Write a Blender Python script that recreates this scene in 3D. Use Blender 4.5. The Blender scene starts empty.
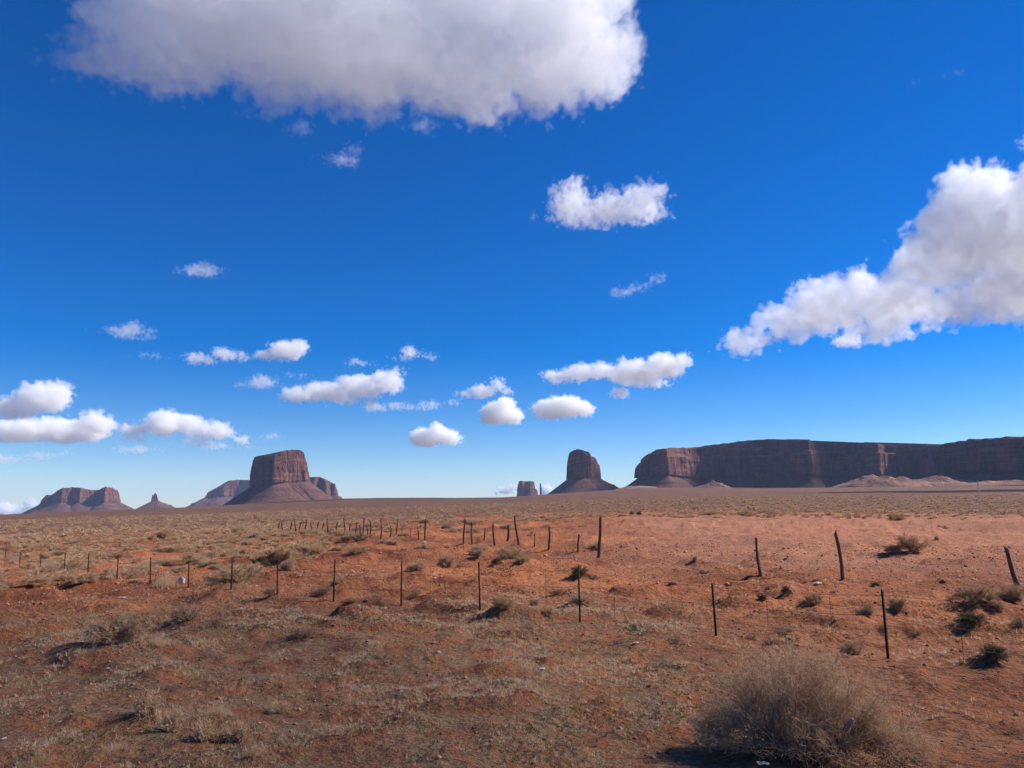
import bpy, math, random
import numpy as np
from mathutils import Matrix, Vector

# ------------------------------------------------------------------ camera
F = 770.0
CAMZ = 2.8
PITCH = math.radians(8.82)
ROLL = math.radians(-0.5)
scene = bpy.context.scene
C = scene.collection
cam = bpy.data.objects.new('camera', bpy.data.cameras.new('camera'))
C.objects.link(cam)
cam.data.sensor_width = 36.0
cam.data.lens = F / 1024 * 36.0
cam.data.clip_start = 0.1
cam.data.clip_end = 200000
R = Matrix.Rotation(math.pi / 2 + PITCH, 4, 'X') @ Matrix.Rotation(ROLL, 4, 'Z')
cam.matrix_world = Matrix.Translation((0, 0, CAMZ)) @ R
scene.camera = cam
RM = np.array(R.to_3x3())

# ------------------------------------------------------------------ light
SUN_AZ = 73.0      # degrees clockwise from the view direction (+Y)
SUN_EL = 38.0
w = bpy.data.worlds.new('World'); scene.world = w; w.use_nodes = True
nt = w.node_tree; nt.nodes.clear()
wo = nt.nodes.new('ShaderNodeOutputWorld'); bg = nt.nodes.new('ShaderNodeBackground')
sk = nt.nodes.new('ShaderNodeTexSky'); sk.sky_type = 'NISHITA'; sk.sun_disc = False
sk.sun_elevation = math.radians(SUN_EL); sk.sun_rotation = math.radians(SUN_AZ)
sk.altitude = 1700; sk.air_density = 1.0; sk.dust_density = 0.0; sk.ozone_density = 5.0
bg.inputs['Strength'].default_value = 0.082
hs = nt.nodes.new('ShaderNodeHueSaturation'); hs.inputs['Hue'].default_value = 0.513; hs.inputs['Saturation'].default_value = 1.43
nt.links.new(sk.outputs[0], hs.inputs['Color']); nt.links.new(hs.outputs[0], bg.inputs['Color']); nt.links.new(bg.outputs[0], wo.inputs['Surface'])
sun = bpy.data.objects.new('sun', bpy.data.lights.new('sun', 'SUN')); C.objects.link(sun)
sun.data.energy = 4.9; sun.data.angle = math.radians(0.53); sun.data.color = (1.0, 0.945, 0.87)
_a, _e = math.radians(SUN_AZ), math.radians(SUN_EL)
SUND = Vector((math.sin(_a) * math.cos(_e), math.cos(_a) * math.cos(_e), math.sin(_e)))
sun.rotation_euler = SUND.to_track_quat('Z', 'Y').to_euler()

scene.view_settings.view_transform = 'Standard'
scene.view_settings.look = 'None'
scene.view_settings.exposure = 0.72
scene.view_settings.gamma = 1.0
scene.render.engine = 'CYCLES'
cy = scene.cycles
cy.use_denoising = True
cy.max_bounces = 18; cy.volume_bounces = 16; cy.diffuse_bounces = 6; cy.transparent_max_bounces = 16
cy.volume_step_rate = 2.0; cy.volume_max_steps = 256
cy.use_adaptive_sampling = True; cy.adaptive_threshold = 0.02

# ------------------------------------------------------------------ helpers: picture geometry
def ray(px, py):
    px = np.asarray(px, float); py = np.asarray(py, float)
    v = np.stack([(px - 512) / F, -(py - 384) / F, -np.ones_like(px)], -1)
    return v @ RM.T

def project(p):
    v = (np.asarray(p, float) - np.array([0, 0, CAMZ])) @ RM
    return 512 + F * v[..., 0] / -v[..., 2], 384 - F * v[..., 1] / -v[..., 2]

# ------------------------------------------------------------------ helpers: noise
def _hash(ix, iy, iz, seed):
    h = (ix * 374761393 + iy * 668265263 + iz * 1440662683 + seed * 974634777) & 0xFFFFFFFF
    h = ((h ^ (h >> 13)) * 1274126177) & 0xFFFFFFFF
    h = ((h ^ (h >> 16)) * 2246822519) & 0xFFFFFFFF
    return ((h ^ (h >> 15)) & 0xFFFFFF).astype(np.float32) / np.float32(0xFFFFFF)

def vnoise(x, y, z=None, seed=0):
    """value noise in -1..1"""
    x = np.asarray(x); y = np.asarray(y)
    fx, fy = np.floor(x), np.floor(y)
    ix, iy = fx.astype(np.int64), fy.astype(np.int64)
    tx = (x - fx).astype(np.float32); ty = (y - fy).astype(np.float32)
    tx = tx * tx * (3 - 2 * tx); ty = ty * ty * (3 - 2 * ty)
    if z is None:
        iz = np.zeros_like(ix)
        a = _hash(ix, iy, iz, seed); b = _hash(ix + 1, iy, iz, seed)
        c = _hash(ix, iy + 1, iz, seed); d = _hash(ix + 1, iy + 1, iz, seed)
        return 2 * ((a + (b - a) * tx) * (1 - ty) + (c + (d - c) * tx) * ty) - 1
    z = np.asarray(z); fz = np.floor(z); iz = fz.astype(np.int64); tz = (z - fz).astype(np.float32)
    tz = tz * tz * (3 - 2 * tz)
    r = []
    for k in (0, 1):
        a = _hash(ix, iy, iz + k, seed); b = _hash(ix + 1, iy, iz + k, seed)
        c = _hash(ix, iy + 1, iz + k, seed); d = _hash(ix + 1, iy + 1, iz + k, seed)
        r.append((a + (b - a) * tx) * (1 - ty) + (c + (d - c) * tx) * ty)
    return 2 * (r[0] + (r[1] - r[0]) * tz) - 1

def fbm(x, y, z=None, oct=4, seed=0, gain=0.5, billow=False):
    s = 0; a = 1.0; t = 0
    for k in range(oct):
        f = 2.03 ** k
        n = vnoise(x * f + 17.3 * k, y * f - 9.1 * k, None if z is None else z * f + 5.7 * k, seed + k)
        if billow: n = 1 - 2 * np.abs(n)
        s = s + a * n; t += a; a *= gain
    return s / t

def sstep(a, b, x):
    t = np.clip((x - a) / (b - a), 0, 1)
    return t * t * (3 - 2 * t)

# ------------------------------------------------------------------ helpers: objects
def link(name, data, parent=None, loc=None):
    o = bpy.data.objects.new(name, data); C.objects.link(o)
    if parent is not None: o.parent = parent
    if loc is not None: o.location = loc
    return o

def tag(o, label=None, cat=None, group=None, kind=None):
    if label: o['label'] = label
    if cat: o['category'] = cat
    if group: o['group'] = group
    if kind: o['kind'] = kind
    return o

def mesh(name, v, faces, mat, smooth=True):
    """faces: int array n x 3 or n x 4"""
    me = bpy.data.meshes.new(name)
    v = np.asarray(v, np.float32); faces = np.asarray(faces, np.int32)
    k = faces.shape[1]
    me.vertices.add(len(v)); me.vertices.foreach_set('co', v.ravel())
    me.loops.add(faces.size); me.loops.foreach_set('vertex_index', faces.ravel())
    me.polygons.add(len(faces))
    me.polygons.foreach_set('loop_start', np.arange(0, faces.size, k, dtype=np.int32))
    me.polygons.foreach_set('loop_total', np.full(len(faces), k, np.int32))
    me.update(calc_edges=True)
    if smooth: me.polygons.foreach_set('use_smooth', np.ones(len(faces), bool))
    me.materials.append(mat)
    return me

def attr(me, name, vals):
    a = me.attributes.new(name, 'FLOAT', 'POINT'); a.data.foreach_set('value', np.asarray(vals, np.float32))

def tubes(P, rad, sides=3):
    """P: N x K x 3 curves, rad: N x K radii -> vertices, quads (open tubes)"""
    P = np.asarray(P, float); N, K, _ = P.shape
    d = np.gradient(P, axis=1); d /= np.linalg.norm(d, axis=2, keepdims=True) + 1e-9
    up = np.where(np.abs(d[..., 2:3]) > 0.9, [1.0, 0, 0], [0, 0, 1.0])
    a = np.cross(d, up); a /= np.linalg.norm(a, axis=2, keepdims=True) + 1e-9
    b = np.cross(d, a)
    th = np.arange(sides) / sides * 2 * math.pi
    ring = P[:, :, None, :] + rad[:, :, None, None] * (np.cos(th)[None, None, :, None] * a[:, :, None, :] + np.sin(th)[None, None, :, None] * b[:, :, None, :])
    v = ring.reshape(-1, 3)
    n = np.arange(N)[:, None, None]; k = np.arange(K - 1)[None, :, None]; s = np.arange(sides)[None, None, :]
    i0 = (n * K + k) * sides + s; i1 = (n * K + k) * sides + (s + 1) % sides
    q = np.stack([i0, i1, i1 + sides, i0 + sides], -1).reshape(-1, 4)
    return v, q

def merge(parts):
    vs, fs, o = [], [], 0
    for v, f in parts:
        vs.append(v); fs.append(f + o); o += len(v)
    return np.concatenate(vs), np.concatenate(fs)

# ------------------------------------------------------------------ helpers: materials
class N:
    def __init__(s, name):
        s.m = bpy.data.materials.new(name); s.m.use_nodes = True; s.t = s.m.node_tree; s.t.nodes.clear()
        s.out = s.t.nodes.new('ShaderNodeOutputMaterial')
    def n(s, typ, **kw):
        nd = s.t.nodes.new('ShaderNode' + typ)
        for k, v in kw.items():
            if k.startswith('i_'):
                nd.inputs[k[2:]].default_value = v
            else: setattr(nd, k, v)
        return nd
    def l(s, a, b): s.t.links.new(a, b)
    def noise(s, vec, scale, detail=4, rough=0.55, dist=0.0):
        nd = s.n('TexNoise'); nd.inputs['Scale'].default_value = scale; nd.inputs['Detail'].default_value = detail
        nd.inputs['Roughness'].default_value = rough; nd.inputs['Distortion'].default_value = dist
        if vec is not None: s.l(vec, nd.inputs['Vector'])
        return nd.outputs['Fac']
    def mapping(s, vec, scale):
        nd = s.n('Mapping'); s.l(vec, nd.inputs['Vector']); nd.inputs['Scale'].default_value = scale
        return nd.outputs[0]
    def ramp(s, fac, stops):
        nd = s.n('ValToRGB'); s.l(fac, nd.inputs[0]); e = nd.color_ramp.elements
        while len(e) < len(stops): e.new(0.5)
        for el, (p, c) in zip(e, stops):
            el.position = p; el.color = (c, c, c, 1) if isinstance(c, (int, float)) else (*c, 1)
        return nd.outputs[0]
    def mix(s, fac, a, b, mode='MIX'):
        nd = s.n('Mix', data_type='RGBA', blend_type=mode)
        for i, v in ((0, fac), (6, a), (7, b)):
            if isinstance(v, (int, float)): nd.inputs[i].default_value = v
            elif isinstance(v, tuple): nd.inputs[i].default_value = (*v, 1)
            else: s.l(v, nd.inputs[i])
        return nd.outputs[2]
    def math(s, op, a, b=None, clamp=False):
        nd = s.n('Math', operation=op, use_clamp=clamp)
        for i, v in ((0, a), (1, b)):
            if v is None: continue
            if isinstance(v, (int, float)): nd.inputs[i].default_value = v
            else: s.l(v, nd.inputs[i])
        return nd.outputs[0]
    def attr(s, name):
        return s.n('Attribute', attribute_name=name).outputs['Fac']
    def done(s, col, rough=0.9, bump=None, bstr=0.5, bdist=0.02, spec=0.2, trans=None):
        b = s.n('BsdfPrincipled')
        if isinstance(col, tuple): b.inputs['Base Color'].default_value = (*col, 1)
        else: s.l(col, b.inputs['Base Color'])
        b.inputs['Roughness'].default_value = rough; b.inputs['Specular IOR Level'].default_value = spec
        if bump is not None:
            bn = s.n('Bump'); bn.inputs['Strength'].default_value = bstr; bn.inputs['Distance'].default_value = bdist
            s.l(bump, bn.inputs['Height']); s.l(bn.outputs[0], b.inputs['Normal'])
        s.l(b.outputs[0], s.out.inputs['Surface'])
        return s.m

# ------------------------------------------------------------------ terrain
RC = 3500.0
_cx = np.array([-400, 0, 50, 100, 150, 200, 250, 300, 340, 400, 500, 520, 560, 600, 640, 700, 800, 900, 1024, 1400])
_cy = np.array([520, 516, 513, 511, 509, 507, 504, 500.5, 498.5, 498, 497.5, 496.5, 494, 491, 488, 487.5, 488, 487, 485, 481])
_d = ray(_cx, _cy)
CR_AZ = np.arctan2(_d[:, 0], _d[:, 1]); CR_T = _d[:, 2] / np.hypot(_d[:, 0], _d[:, 1])
CR_AZ = np.concatenate([[-math.pi, -1.3], CR_AZ, [1.3, math.pi]]); CR_T = np.concatenate([[-0.004, -0.004], CR_T, [0.0, -0.004]])

def crest(az): return np.interp(az, CR_AZ, CR_T)

MOUNDS = []
def Z(x, y, fine=True):
    x = np.asarray(x, float); y = np.asarray(y, float)
    r = np.hypot(x, y) + 1e-6; az = np.arctan2(x, y)
    zc = CAMZ + crest(az) * RC
    t = np.clip(r / RC, 0, 1)
    base = zc * t ** 1.3
    far = (r > RC) * ((r - RC) * (crest(az) - 0.004))
    lat = -2.0 * (1 - np.exp(-np.clip(-x - 9, 0, None) * 0.055 / 2.0)) * (1 - sstep(300, 2500, r))
    z = base + far + lat
    z = z + 0.30 * fbm(x / 24, y / 24, oct=3, seed=3) * sstep(12, 40, r)
    z = z + 3.0 * fbm(x / 220, y / 220, oct=3, seed=9) * sstep(180, 900, r)
    if fine:
        z = z + 0.15 * fbm(x / 2.6, y / 2.6, oct=3, seed=21) + 0.16 * np.maximum(0, fbm(x / 0.7, y / 0.7, oct=3, seed=31)) * (1 - sstep(60, 140, r))
        z = z + 0.20 * sstep(0.12, 0.5, fbm(x / 1.9, y / 1.3, oct=2, seed=41)) * sstep(12, 18, r)
        for mx, my, mr, mh in MOUNDS:
            z = z + mh * np.exp(-(((x - mx) / mr) ** 2 + ((y - my) / mr) ** 2) ** 1.5)
    return z

def hit(px, py):
    """where the line of sight through a pixel meets the ground"""
    d = ray(px, py); d = d / np.hypot(d[0], d[1])
    r = np.geomspace(4, 6000, 6000)
    zz = CAMZ + d[2] * r
    g = Z(d[0] * r, d[1] * r)
    k = int(np.argmax(zz < g))
    if zz[k] >= g[k]: k = len(r) - 1
    p = np.array([d[0] * r[k], d[1] * r[k], float(g[k])])
    return Vector(p), float((p - [0, 0, CAMZ]) @ RM @ [0, 0, -1])      # the point, and its depth along the view

def build_ground():
    fr = np.linspace(-0.80, 0.80, 1150)
    rest = np.concatenate([np.linspace(0.84, 2 * math.pi - 0.84, 90)])
    az = np.concatenate([fr, rest]); A = len(az)
    r = [0.6]
    while r[-1] < 26000:
        q = r[-1]
        if q < 6: s = 0.25
        elif q < 150: s = max(0.045, q * q / (CAMZ * F) * 0.75)
        else: s = q * 0.045
        r.append(q + min(s, q * 0.045 + 0.1))
    r = np.array(r); K = len(r)
    aa, rr = np.meshgrid(az, r)
    x = rr * np.sin(aa); y = rr * np.cos(aa)
    z = Z(x, y)
    v = np.stack([x, y, z], -1).reshape(-1, 3)
    v = np.concatenate([v, [[0, 0, float(Z(0.0, 0.01))]]])
    i = np.arange(K - 1)[:, None]; j = np.arange(A)[None, :]
    j2 = (j + 1) % A
    q = np.stack([i * A + j, i * A + j2, (i + 1) * A + j2, (i + 1) * A + j], -1).reshape(-1, 4)[:, ::-1]
    c = len(v) - 1; jj = np.arange(A)
    cap = np.stack([np.full(A, c), (jj + 1) % A, jj, jj], -1)
    # cap triangles as thin quads are avoided: build them separately
    m = N('desert_soil')
    geo = m.n('NewGeometry').outputs['Position']
    dist = m.n('VectorMath', operation='LENGTH'); m.l(geo, dist.inputs[0]); dist = dist.outputs['Value']
    n1 = m.noise(geo, 0.055, 3, 0.6); n2 = m.noise(geo, 0.5, 5, 0.65); n3 = m.noise(geo, 7.0, 6, 0.7); n4 = m.noise(geo, 0.16, 4, 0.6)
    red = m.mix(m.ramp(n2, [(0.3, 0.0), (0.7, 1.0)]), (0.125, 0.038, 0.018), (0.29, 0.100, 0.047))
    red = m.mix(m.ramp(n1, [(0.42, 0.0), (0.6, 0.75)]), red, (0.50, 0.175, 0.068))
    red = m.mix(m.ramp(n3, [(0.36, 0.85), (0.52, 0.0)]), red, (0.085, 0.034, 0.02))
    red = m.mix(m.ramp(m.noise(geo, 22, 3, 0.6), [(0.62, 0.0), (0.70, 0.6)]), red, (0.45, 0.25, 0.16))
    # pale dry mat of old grass in front
    g = m.attr('mat'); gm = m.math('MULTIPLY', g, m.ramp(m.noise(geo, 1.3, 6, 0.75), [(0.38, 0.0), (0.60, 0.9)]))
    thatch = m.mix(m.ramp(m.noise(geo, 14, 5, 0.8), [(0.35, 0.0), (0.65, 1.0)]), (0.085, 0.056, 0.030), (0.30, 0.20, 0.11))
    col = m.mix(gm, red, thatch)
    # dust-pale flat on the right
    col = m.mix(m.attr('pale'), col, (0.37, 0.172, 0.105))
    # far sage plain, with a band of cloud shadow put into the colour
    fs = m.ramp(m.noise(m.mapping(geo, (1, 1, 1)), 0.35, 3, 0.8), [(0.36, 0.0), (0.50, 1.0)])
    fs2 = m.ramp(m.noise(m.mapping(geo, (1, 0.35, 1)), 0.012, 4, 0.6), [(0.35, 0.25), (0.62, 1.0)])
    sage = m.mix(m.noise(geo, 0.02, 3), (0.065, 0.045, 0.036), (0.12, 0.078, 0.058))  # sage tone, which also darkens the plain where cloud shadow is painted
    farm = m.math('MULTIPLY', m.attr('sage'), m.math('MAXIMUM', m.math('MULTIPLY', fs, 0.9), m.math('MULTIPLY', fs2, m.attr('cloud_shade'))))
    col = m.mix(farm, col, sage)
    bump = m.math('ADD', m.math('MULTIPLY', n3, 1.0), m.math('MULTIPLY', m.noise(geo, 2.2, 6, 0.7), 2.2))
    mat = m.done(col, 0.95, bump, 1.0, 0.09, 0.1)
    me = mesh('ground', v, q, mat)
    xy = v[:, :2]; rr = np.hypot(xy[:, 0], xy[:, 1]); px, py = 512 + F * xy[:, 0] / np.maximum(xy[:, 1], 0.1) / math.cos(PITCH), None
    x, y = xy[:, 0], xy[:, 1]
    matv = (1 - sstep(17, 25, rr + 3 * fbm(x / 5, y / 5, seed=50))) * (1 - 0.75 * sstep(2.0, 6.0, x + 2 * fbm(x / 3, y / 3, seed=51))) * (1 - sstep(0.0, 1.6, (-x * 0.75 - 3.2) - (rr - 7.5) * 0.62 + fbm(x, y, seed=52)))
    matv = np.maximum(matv, 0.9 * sstep(-4, -9, x) * (1 - sstep(23, 31, rr)) * sstep(11, 13, rr))
    attr(me, 'mat', np.clip(matv, 0, 1))
    attr(me, 'pale', 0.75 * sstep(26, 40, rr) * (1 - sstep(110, 170, rr)) * sstep(-3, 10, x - 0.15 * (y - 30)) * (0.75 + 0.25 * fbm(x / 12, y / 12, seed=53)))
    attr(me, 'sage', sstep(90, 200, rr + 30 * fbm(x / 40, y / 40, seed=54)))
    azv = np.arctan2(x, y)
    cloud_shade = sstep(260, 900, rr) * (1 - sstep(-0.05, 0.12, azv)) + 0.55 * sstep(500, 1400, rr)  # painted cloud shadow over the far plain, strongest at left
    attr(me, 'cloud_shade', np.clip(cloud_shade, 0, 1))
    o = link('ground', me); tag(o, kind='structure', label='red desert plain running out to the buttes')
    return o
for _px, _py, _w, _h in ((232, 593, 62, 12), (360, 556, 46, 6), (787, 597, 16, 6), (510, 564, 50, 7), (579, 579, 30, 4), (973, 625, 40, 7), (400, 606, 34, 6), (990, 664, 40, 10), (205, 628, 80, 7), (118, 646, 90, 7), (300, 640, 52, 6), (905, 555, 40, 5), (805, 765, 190, 9), (575, 614, 50, 5), (190, 745, 120, 5), (655, 590, 26, 4), (1010, 608, 60, 6), (20, 762, 60, 6), (70, 690, 60, 4)):
    _p, _r = hit(_px, _py); _k = _r / F
    MOUNDS.append((_p.x, _p.y, _w * _k * 0.5, _h * _k * 0.7))
build_ground()

# ------------------------------------------------------------------ haze
def build_haze():
    m = N('desert_air'); pv = m.n('VolumePrincipled')
    pv.inputs['Density'].default_value = 2.0e-5
    pv.inputs['Color'].default_value = (0.50, 0.66, 1.0, 1)
    pv.inputs['Anisotropy'].default_value = 0.0
    m.l(pv.outputs[0], m.out.inputs['Volume'])
    s = 27000; zb, zt = -420, 620
    v = [(a * s, b * s, c) for c in (zb, zt) for a, b in ((-1, -1), (1, -1), (1, 1), (-1, 1))]
    f = [(0, 3, 2, 1), (4, 5, 6, 7), (0, 1, 5, 4), (1, 2, 6, 5), (2, 3, 7, 6), (3, 0, 4, 7)]
    o = link('haze', mesh('haze', v, f, m.m, False)); tag(o, kind='stuff', label='thin blue air over the desert plain')
build_haze()

# ------------------------------------------------------------------ buttes and mesas
def rock_material(name, base, dark, pale):
    m = N(name); geo = m.n('NewGeometry').outputs['Position']
    streak = m.noise(m.mapping(geo, (1, 1, 0.12)), 0.03, 6, 0.7)
    strata = m.noise(m.mapping(geo, (0.06, 0.06, 1)), 0.045, 5, 0.65)
    big = m.noise(geo, 0.008, 5, 0.6)
    c = m.mix(m.ramp(streak, [(0.42, 0.0), (0.56, 1.0)]), dark, base)
    c = m.mix(m.ramp(strata, [(0.50, 0.0), (0.66, 0.7)]), c, pale)
    c = m.mix(m.ramp(big, [(0.38, 0.65), (0.56, 0.0)]), c, dark)
    b = m.math('ADD', m.noise(m.mapping(geo, (1, 1, 0.25)), 0.06, 8, 0.7), m.math('MULTIPLY', strata, 0.6))
    return m.done(c, 0.95, b, 0.9, 14.0, 0.1)
ROCK = rock_material('sandstone_cliff', (0.18, 0.068, 0.047), (0.055, 0.025, 0.022), (0.27, 0.135, 0.095))
TALUS = rock_material('talus_scree', (0.145, 0.066, 0.05), (0.085, 0.042, 0.034), (0.19, 0.105, 0.08))
SAND = rock_material('pale_sand_slope', (0.36, 0.19, 0.125), (0.22, 0.11, 0.075), (0.42, 0.26, 0.18))

def landform(name, D, pts, cliff_y, foot, label, cat, back=None, depth=None, seed=1, flute=6.0, talus=True, toprim=6.0, cliff_y2=None, bench=0.0):
    """pts: [(px, py_top, dist offset)] along the front, left to right; cliff_y: pixel row where the cliff meets its scree.
    foot: scree width in m. Turned into real metres once, at the landform's own distance D."""
    rng = np.random.default_rng(seed)
    px = np.array([p[0] for p in pts], float); py = np.array([p[1] for p in pts], float)
    off = np.array([p[2] if len(p) > 2 else 0.0 for p in pts])
    s = D / F
    W = (px[-1] - px[0]) * s
    depth = depth or W * 0.8
    # front line in plan
    def plan(pxx, dd):
        d = ray(pxx, np.full_like(pxx, 495.0)); h = np.hypot(d[:, 0], d[:, 1])
        return d[:, 0] / h * dd, d[:, 1] / h * dd
    fx, fy = plan(px, D + off)
    # closed outline: front, then back line from right to left
    ang = math.atan2(fx.mean(), fy.mean()); bx, by = math.sin(ang) * depth, math.cos(ang) * depth
    nb = 7
    ts = np.linspace(1, 0, nb + 2)[1:-1]
    rx = fx[0] + (fx[-1] - fx[0]) * ts; ry = fy[0] + (fy[-1] - fy[0]) * ts
    bulge = np.sin(ts * math.pi) ** 0.6
    poly = np.stack([np.concatenate([fx, rx + bx * (0.45 + 0.55 * bulge)]), np.concatenate([fy, ry + by * (0.45 + 0.55 * bulge)])], -1)
    tops = np.concatenate([py, np.interp(ts, [0, 1], [py[0], py[-1]])])
    topz = np.empty(len(poly))
    dirs = ray(px, py); el = dirs[:, 2] / np.hypot(dirs[:, 0], dirs[:, 1])
    topz[:len(px)] = CAMZ + el * np.hypot(fx, fy)
    inner = topz[:len(px)]
    topz[len(px):] = np.interp(ts, np.linspace(0, 1, len(inner)), inner) * 0.97
    # resample
    seg = np.linalg.norm(np.roll(poly, -1, 0) - poly, axis=1); per = seg.sum()
    n = int(min(900, max(140, per / (s * 0.7)))); u = np.linspace(0, per, n, endpoint=False)
    cum = np.concatenate([[0], np.cumsum(seg)]); P2 = np.concatenate([poly, poly[:1]]); T2 = np.concatenate([topz, topz[:1]])
    X = np.interp(u, cum, P2[:, 0]); Y = np.interp(u, cum, P2[:, 1]); TZ = np.interp(u, cum, T2)
    # outward normals of the smoothed outline
    def smooth(a, k):
        kk = np.ones(2 * k + 1) / (2 * k + 1)
        return np.convolve(np.concatenate([a[-k:], a, a[:k]]), kk, 'valid')
    k = max(3, n // 60)
    sx, sy = smooth(X, k), smooth(Y, k)
    tx, ty = np.roll(sx, -1) - np.roll(sx, 1), np.roll(sy, -1) - np.roll(sy, 1)
    nl = np.hypot(tx, ty); nx, ny = ty / nl, -tx / nl
    if (nx * (X - X.mean()) + ny * (Y - Y.mean())).mean() < 0: nx, ny = -nx, -ny
    cz = CAMZ + ((ray(px.mean(), float(cliff_y))[2]) / np.hypot(*ray(px.mean(), float(cliff_y))[:2])) * D
    if cliff_y2 is not None:
        d2 = ray(px[[0, -1]], np.array([cliff_y, cliff_y2], float)); e2 = d2[:, 2] / np.hypot(d2[:, 0], d2[:, 1])
        lam = np.clip((512 + F * X / Y / math.cos(PITCH) - px[0]) / (px[-1] - px[0]), 0, 1)
        CZ = CAMZ + (e2[0] * (1 - lam) + e2[1] * lam) * D
    else:
        CZ = np.full(n, cz)
    CZ = np.minimum(CZ + 9 * fbm(X / 60, Y / 60, seed=seed) * (D / 5000), TZ - 4)
    rings = []; kk = min(1.0, W / 260)
    fl = flute * (0.9 * fbm(X / 75, Y / 75, oct=2, seed=seed + 6) + 0.65 * fbm(X / 30, Y / 30, oct=4, seed=seed + 5, billow=True))
    NL = 18
    for i in range(NL + 1):
        t = i / NL
        z = CZ + (TZ - CZ) * t
        led = 3.5 * np.floor(t * 5 + 0.4 * fbm(X / 80, Y / 80, seed=seed + 2)) * (D / 6000)
        led = led - 3.5 * 5 * (D / 6000)
        o = 0.03 * (TZ - z) * kk - led * 0.45 * kk + 1.0 * kk + bench * (1 - float(sstep(0.68, 0.74, t))) * np.clip(0.7 + 0.9 * fbm(X / 120, Y / 120, seed=seed + 40), 0, 1.3) + fl * (1 - 0.4 * t) + 0.45 * flute * fbm(X / 22, Y / 22, z / 38, oct=4, seed=seed + 7)
        o = o + 0.5 * flute * (fbm(X / 55, Y / 55, z / 90 + 3, oct=2, seed=seed + 8) > 0.12)
        o = np.where(t > 0.93, o - toprim * (t - 0.93) / 0.07, o)
        jag = (1.8 * s * 0.6 * kk) * fbm(X / (s * 4), Y / (s * 4), oct=3, seed=seed + 11) if i == NL else 0
        rings.append(np.stack([X + nx * o, Y + ny * o, z + jag], -1))
    last = rings[-1]
    V = np.concatenate(rings); K = len(rings)
    i = np.arange(K - 1)[:, None]; j = np.arange(n)[None, :]; j2 = (j + 1) % n
    Q = np.stack([i * n + j, i * n + j2, (i + 1) * n + j2, (i + 1) * n + j], -1).reshape(-1, 4)
    from mathutils.geometry import tessellate_polygon
    base_i = (K - 1) * n
    tri = tessellate_polygon([[Vector((float(a), float(b), 0)) for a, b in last[:, :2]]])
    tri = np.array([[t[0], t[1], t[2], t[2]] for t in tri]) + base_i
    me = bpy.data.meshes.new(name)
    me.from_pydata(V.tolist(), [], [tuple(map(int, q)) for q in Q] + [tuple(map(int, t[:3])) for t in tri])
    me.materials.append(ROCK)
    o = link(name, me)
    tag(o, label, cat, None, 'structure')
    if talus:
        fr = []
        TL = 12
        wv = foot * (1 + 0.35 * fbm(X / 150, Y / 150, seed=seed + 20))
        for i in range(TL + 1):
            t = i / TL
            ow = wv * t + flute * 0.5
            gx, gy = X + nx * ow, Y + ny * ow
            gz = Z(X + nx * wv, Y + ny * wv, False) - 6
            prof = (1 - t) ** 1.25
            gul = 7 * (D / 5000) * fbm(X / 35, Y / 35, oct=4, seed=seed + 30, billow=True) * math.sin(math.pi * min(1, t * 1.1 + 0.05))
            step = 5 * (D / 5000) * (1 if 0.45 < t < 0.55 else 0) * (fbm(X / 90, Y / 90, seed=seed + 4) > -0.1)
            z = gz + (CZ + 4 - gz) * prof + gul + step
            fr.append(np.stack([gx, gy, z], -1))
        fr.insert(0, np.stack([X - nx * 12, Y - ny * 12, CZ + 3], -1))
        V = np.concatenate(fr); K = len(fr)
        i = np.arange(K - 1)[:, None]
        Q = np.stack([i * n + j, (i + 1) * n + j, (i + 1) * n + j2, i * n + j2], -1).reshape(-1, 4)
        link('scree_slope', mesh('scree_slope', V, Q, TALUS, True), o)
    return o

landform('butte', 5000, [(252, 468, 160), (252.8, 457, 110), (257, 456, 40), (266, 456.5, -40), (273, 455, -90), (281, 451.5, -60), (291, 450, 10), (300, 450.5, 50), (303.5, 456, 120), (306.5, 470, 210)],
         486, 185, 'tall square reddish butte left of the middle with broad scree skirt', 'butte', seed=11, flute=13, bench=7, cliff_y2=479)
landform('mesa', 11000, [(207, 496, 400), (208, 492, 0), (213, 492, 0), (221, 491, -50), (223, 486, -50), (228, 480.5, 0), (240, 480, 60), (252, 480, 0), (285, 481, 100)],
         497, 330, 'pale blue hazy mesa with a stepped left end behind the tall square butte', 'mesa', seed=12, flute=12)
landform('mesa', 7500, [(290, 478, 100), (308, 478, 0), (314, 477, -60), (319, 477.6, 60), (325, 480, -60), (331, 482, 120), (332.3, 484.5, 60), (334.5, 484, 60), (335.6, 489, 200)],
         495, 90, 'small dark mesa showing right of the tall square butte', 'mesa', seed=13, flute=11)
landform('mesa', 9000, [(43, 500, 150), (44, 497, 0), (47, 495.5, 0), (52, 495.3, 0), (55.5, 491, -100), (62, 487.6, -160), (72, 487.5, -60), (80, 488, -160), (88, 489.3, 60), (97, 490.3, 120), (101, 488.6, 0), (105, 487.2, -240), (111, 488.3, -120), (117, 489.7, 60), (118.8, 494, 160)],
         503, 260, 'wide purple mesa with a dip in its top at the far left', 'mesa', seed=14, flute=12, depth=700)
landform('butte', 9500, [(151.7, 500, 8), (152.3, 494.6, 0), (152.9, 494, 0), (153.5, 497.6, 0), (154.3, 497.4, 0), (154.9, 492.6, 0), (155.5, 493, 0), (156.2, 498.5, 0), (158.6, 499.6, 0), (159.2, 501.5, 8)],
         502.2, 250, 'small spired pinnacle butte on a low cone right of the purple mesa', 'butte', seed=15, flute=1, depth=40, toprim=0.5)
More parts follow.
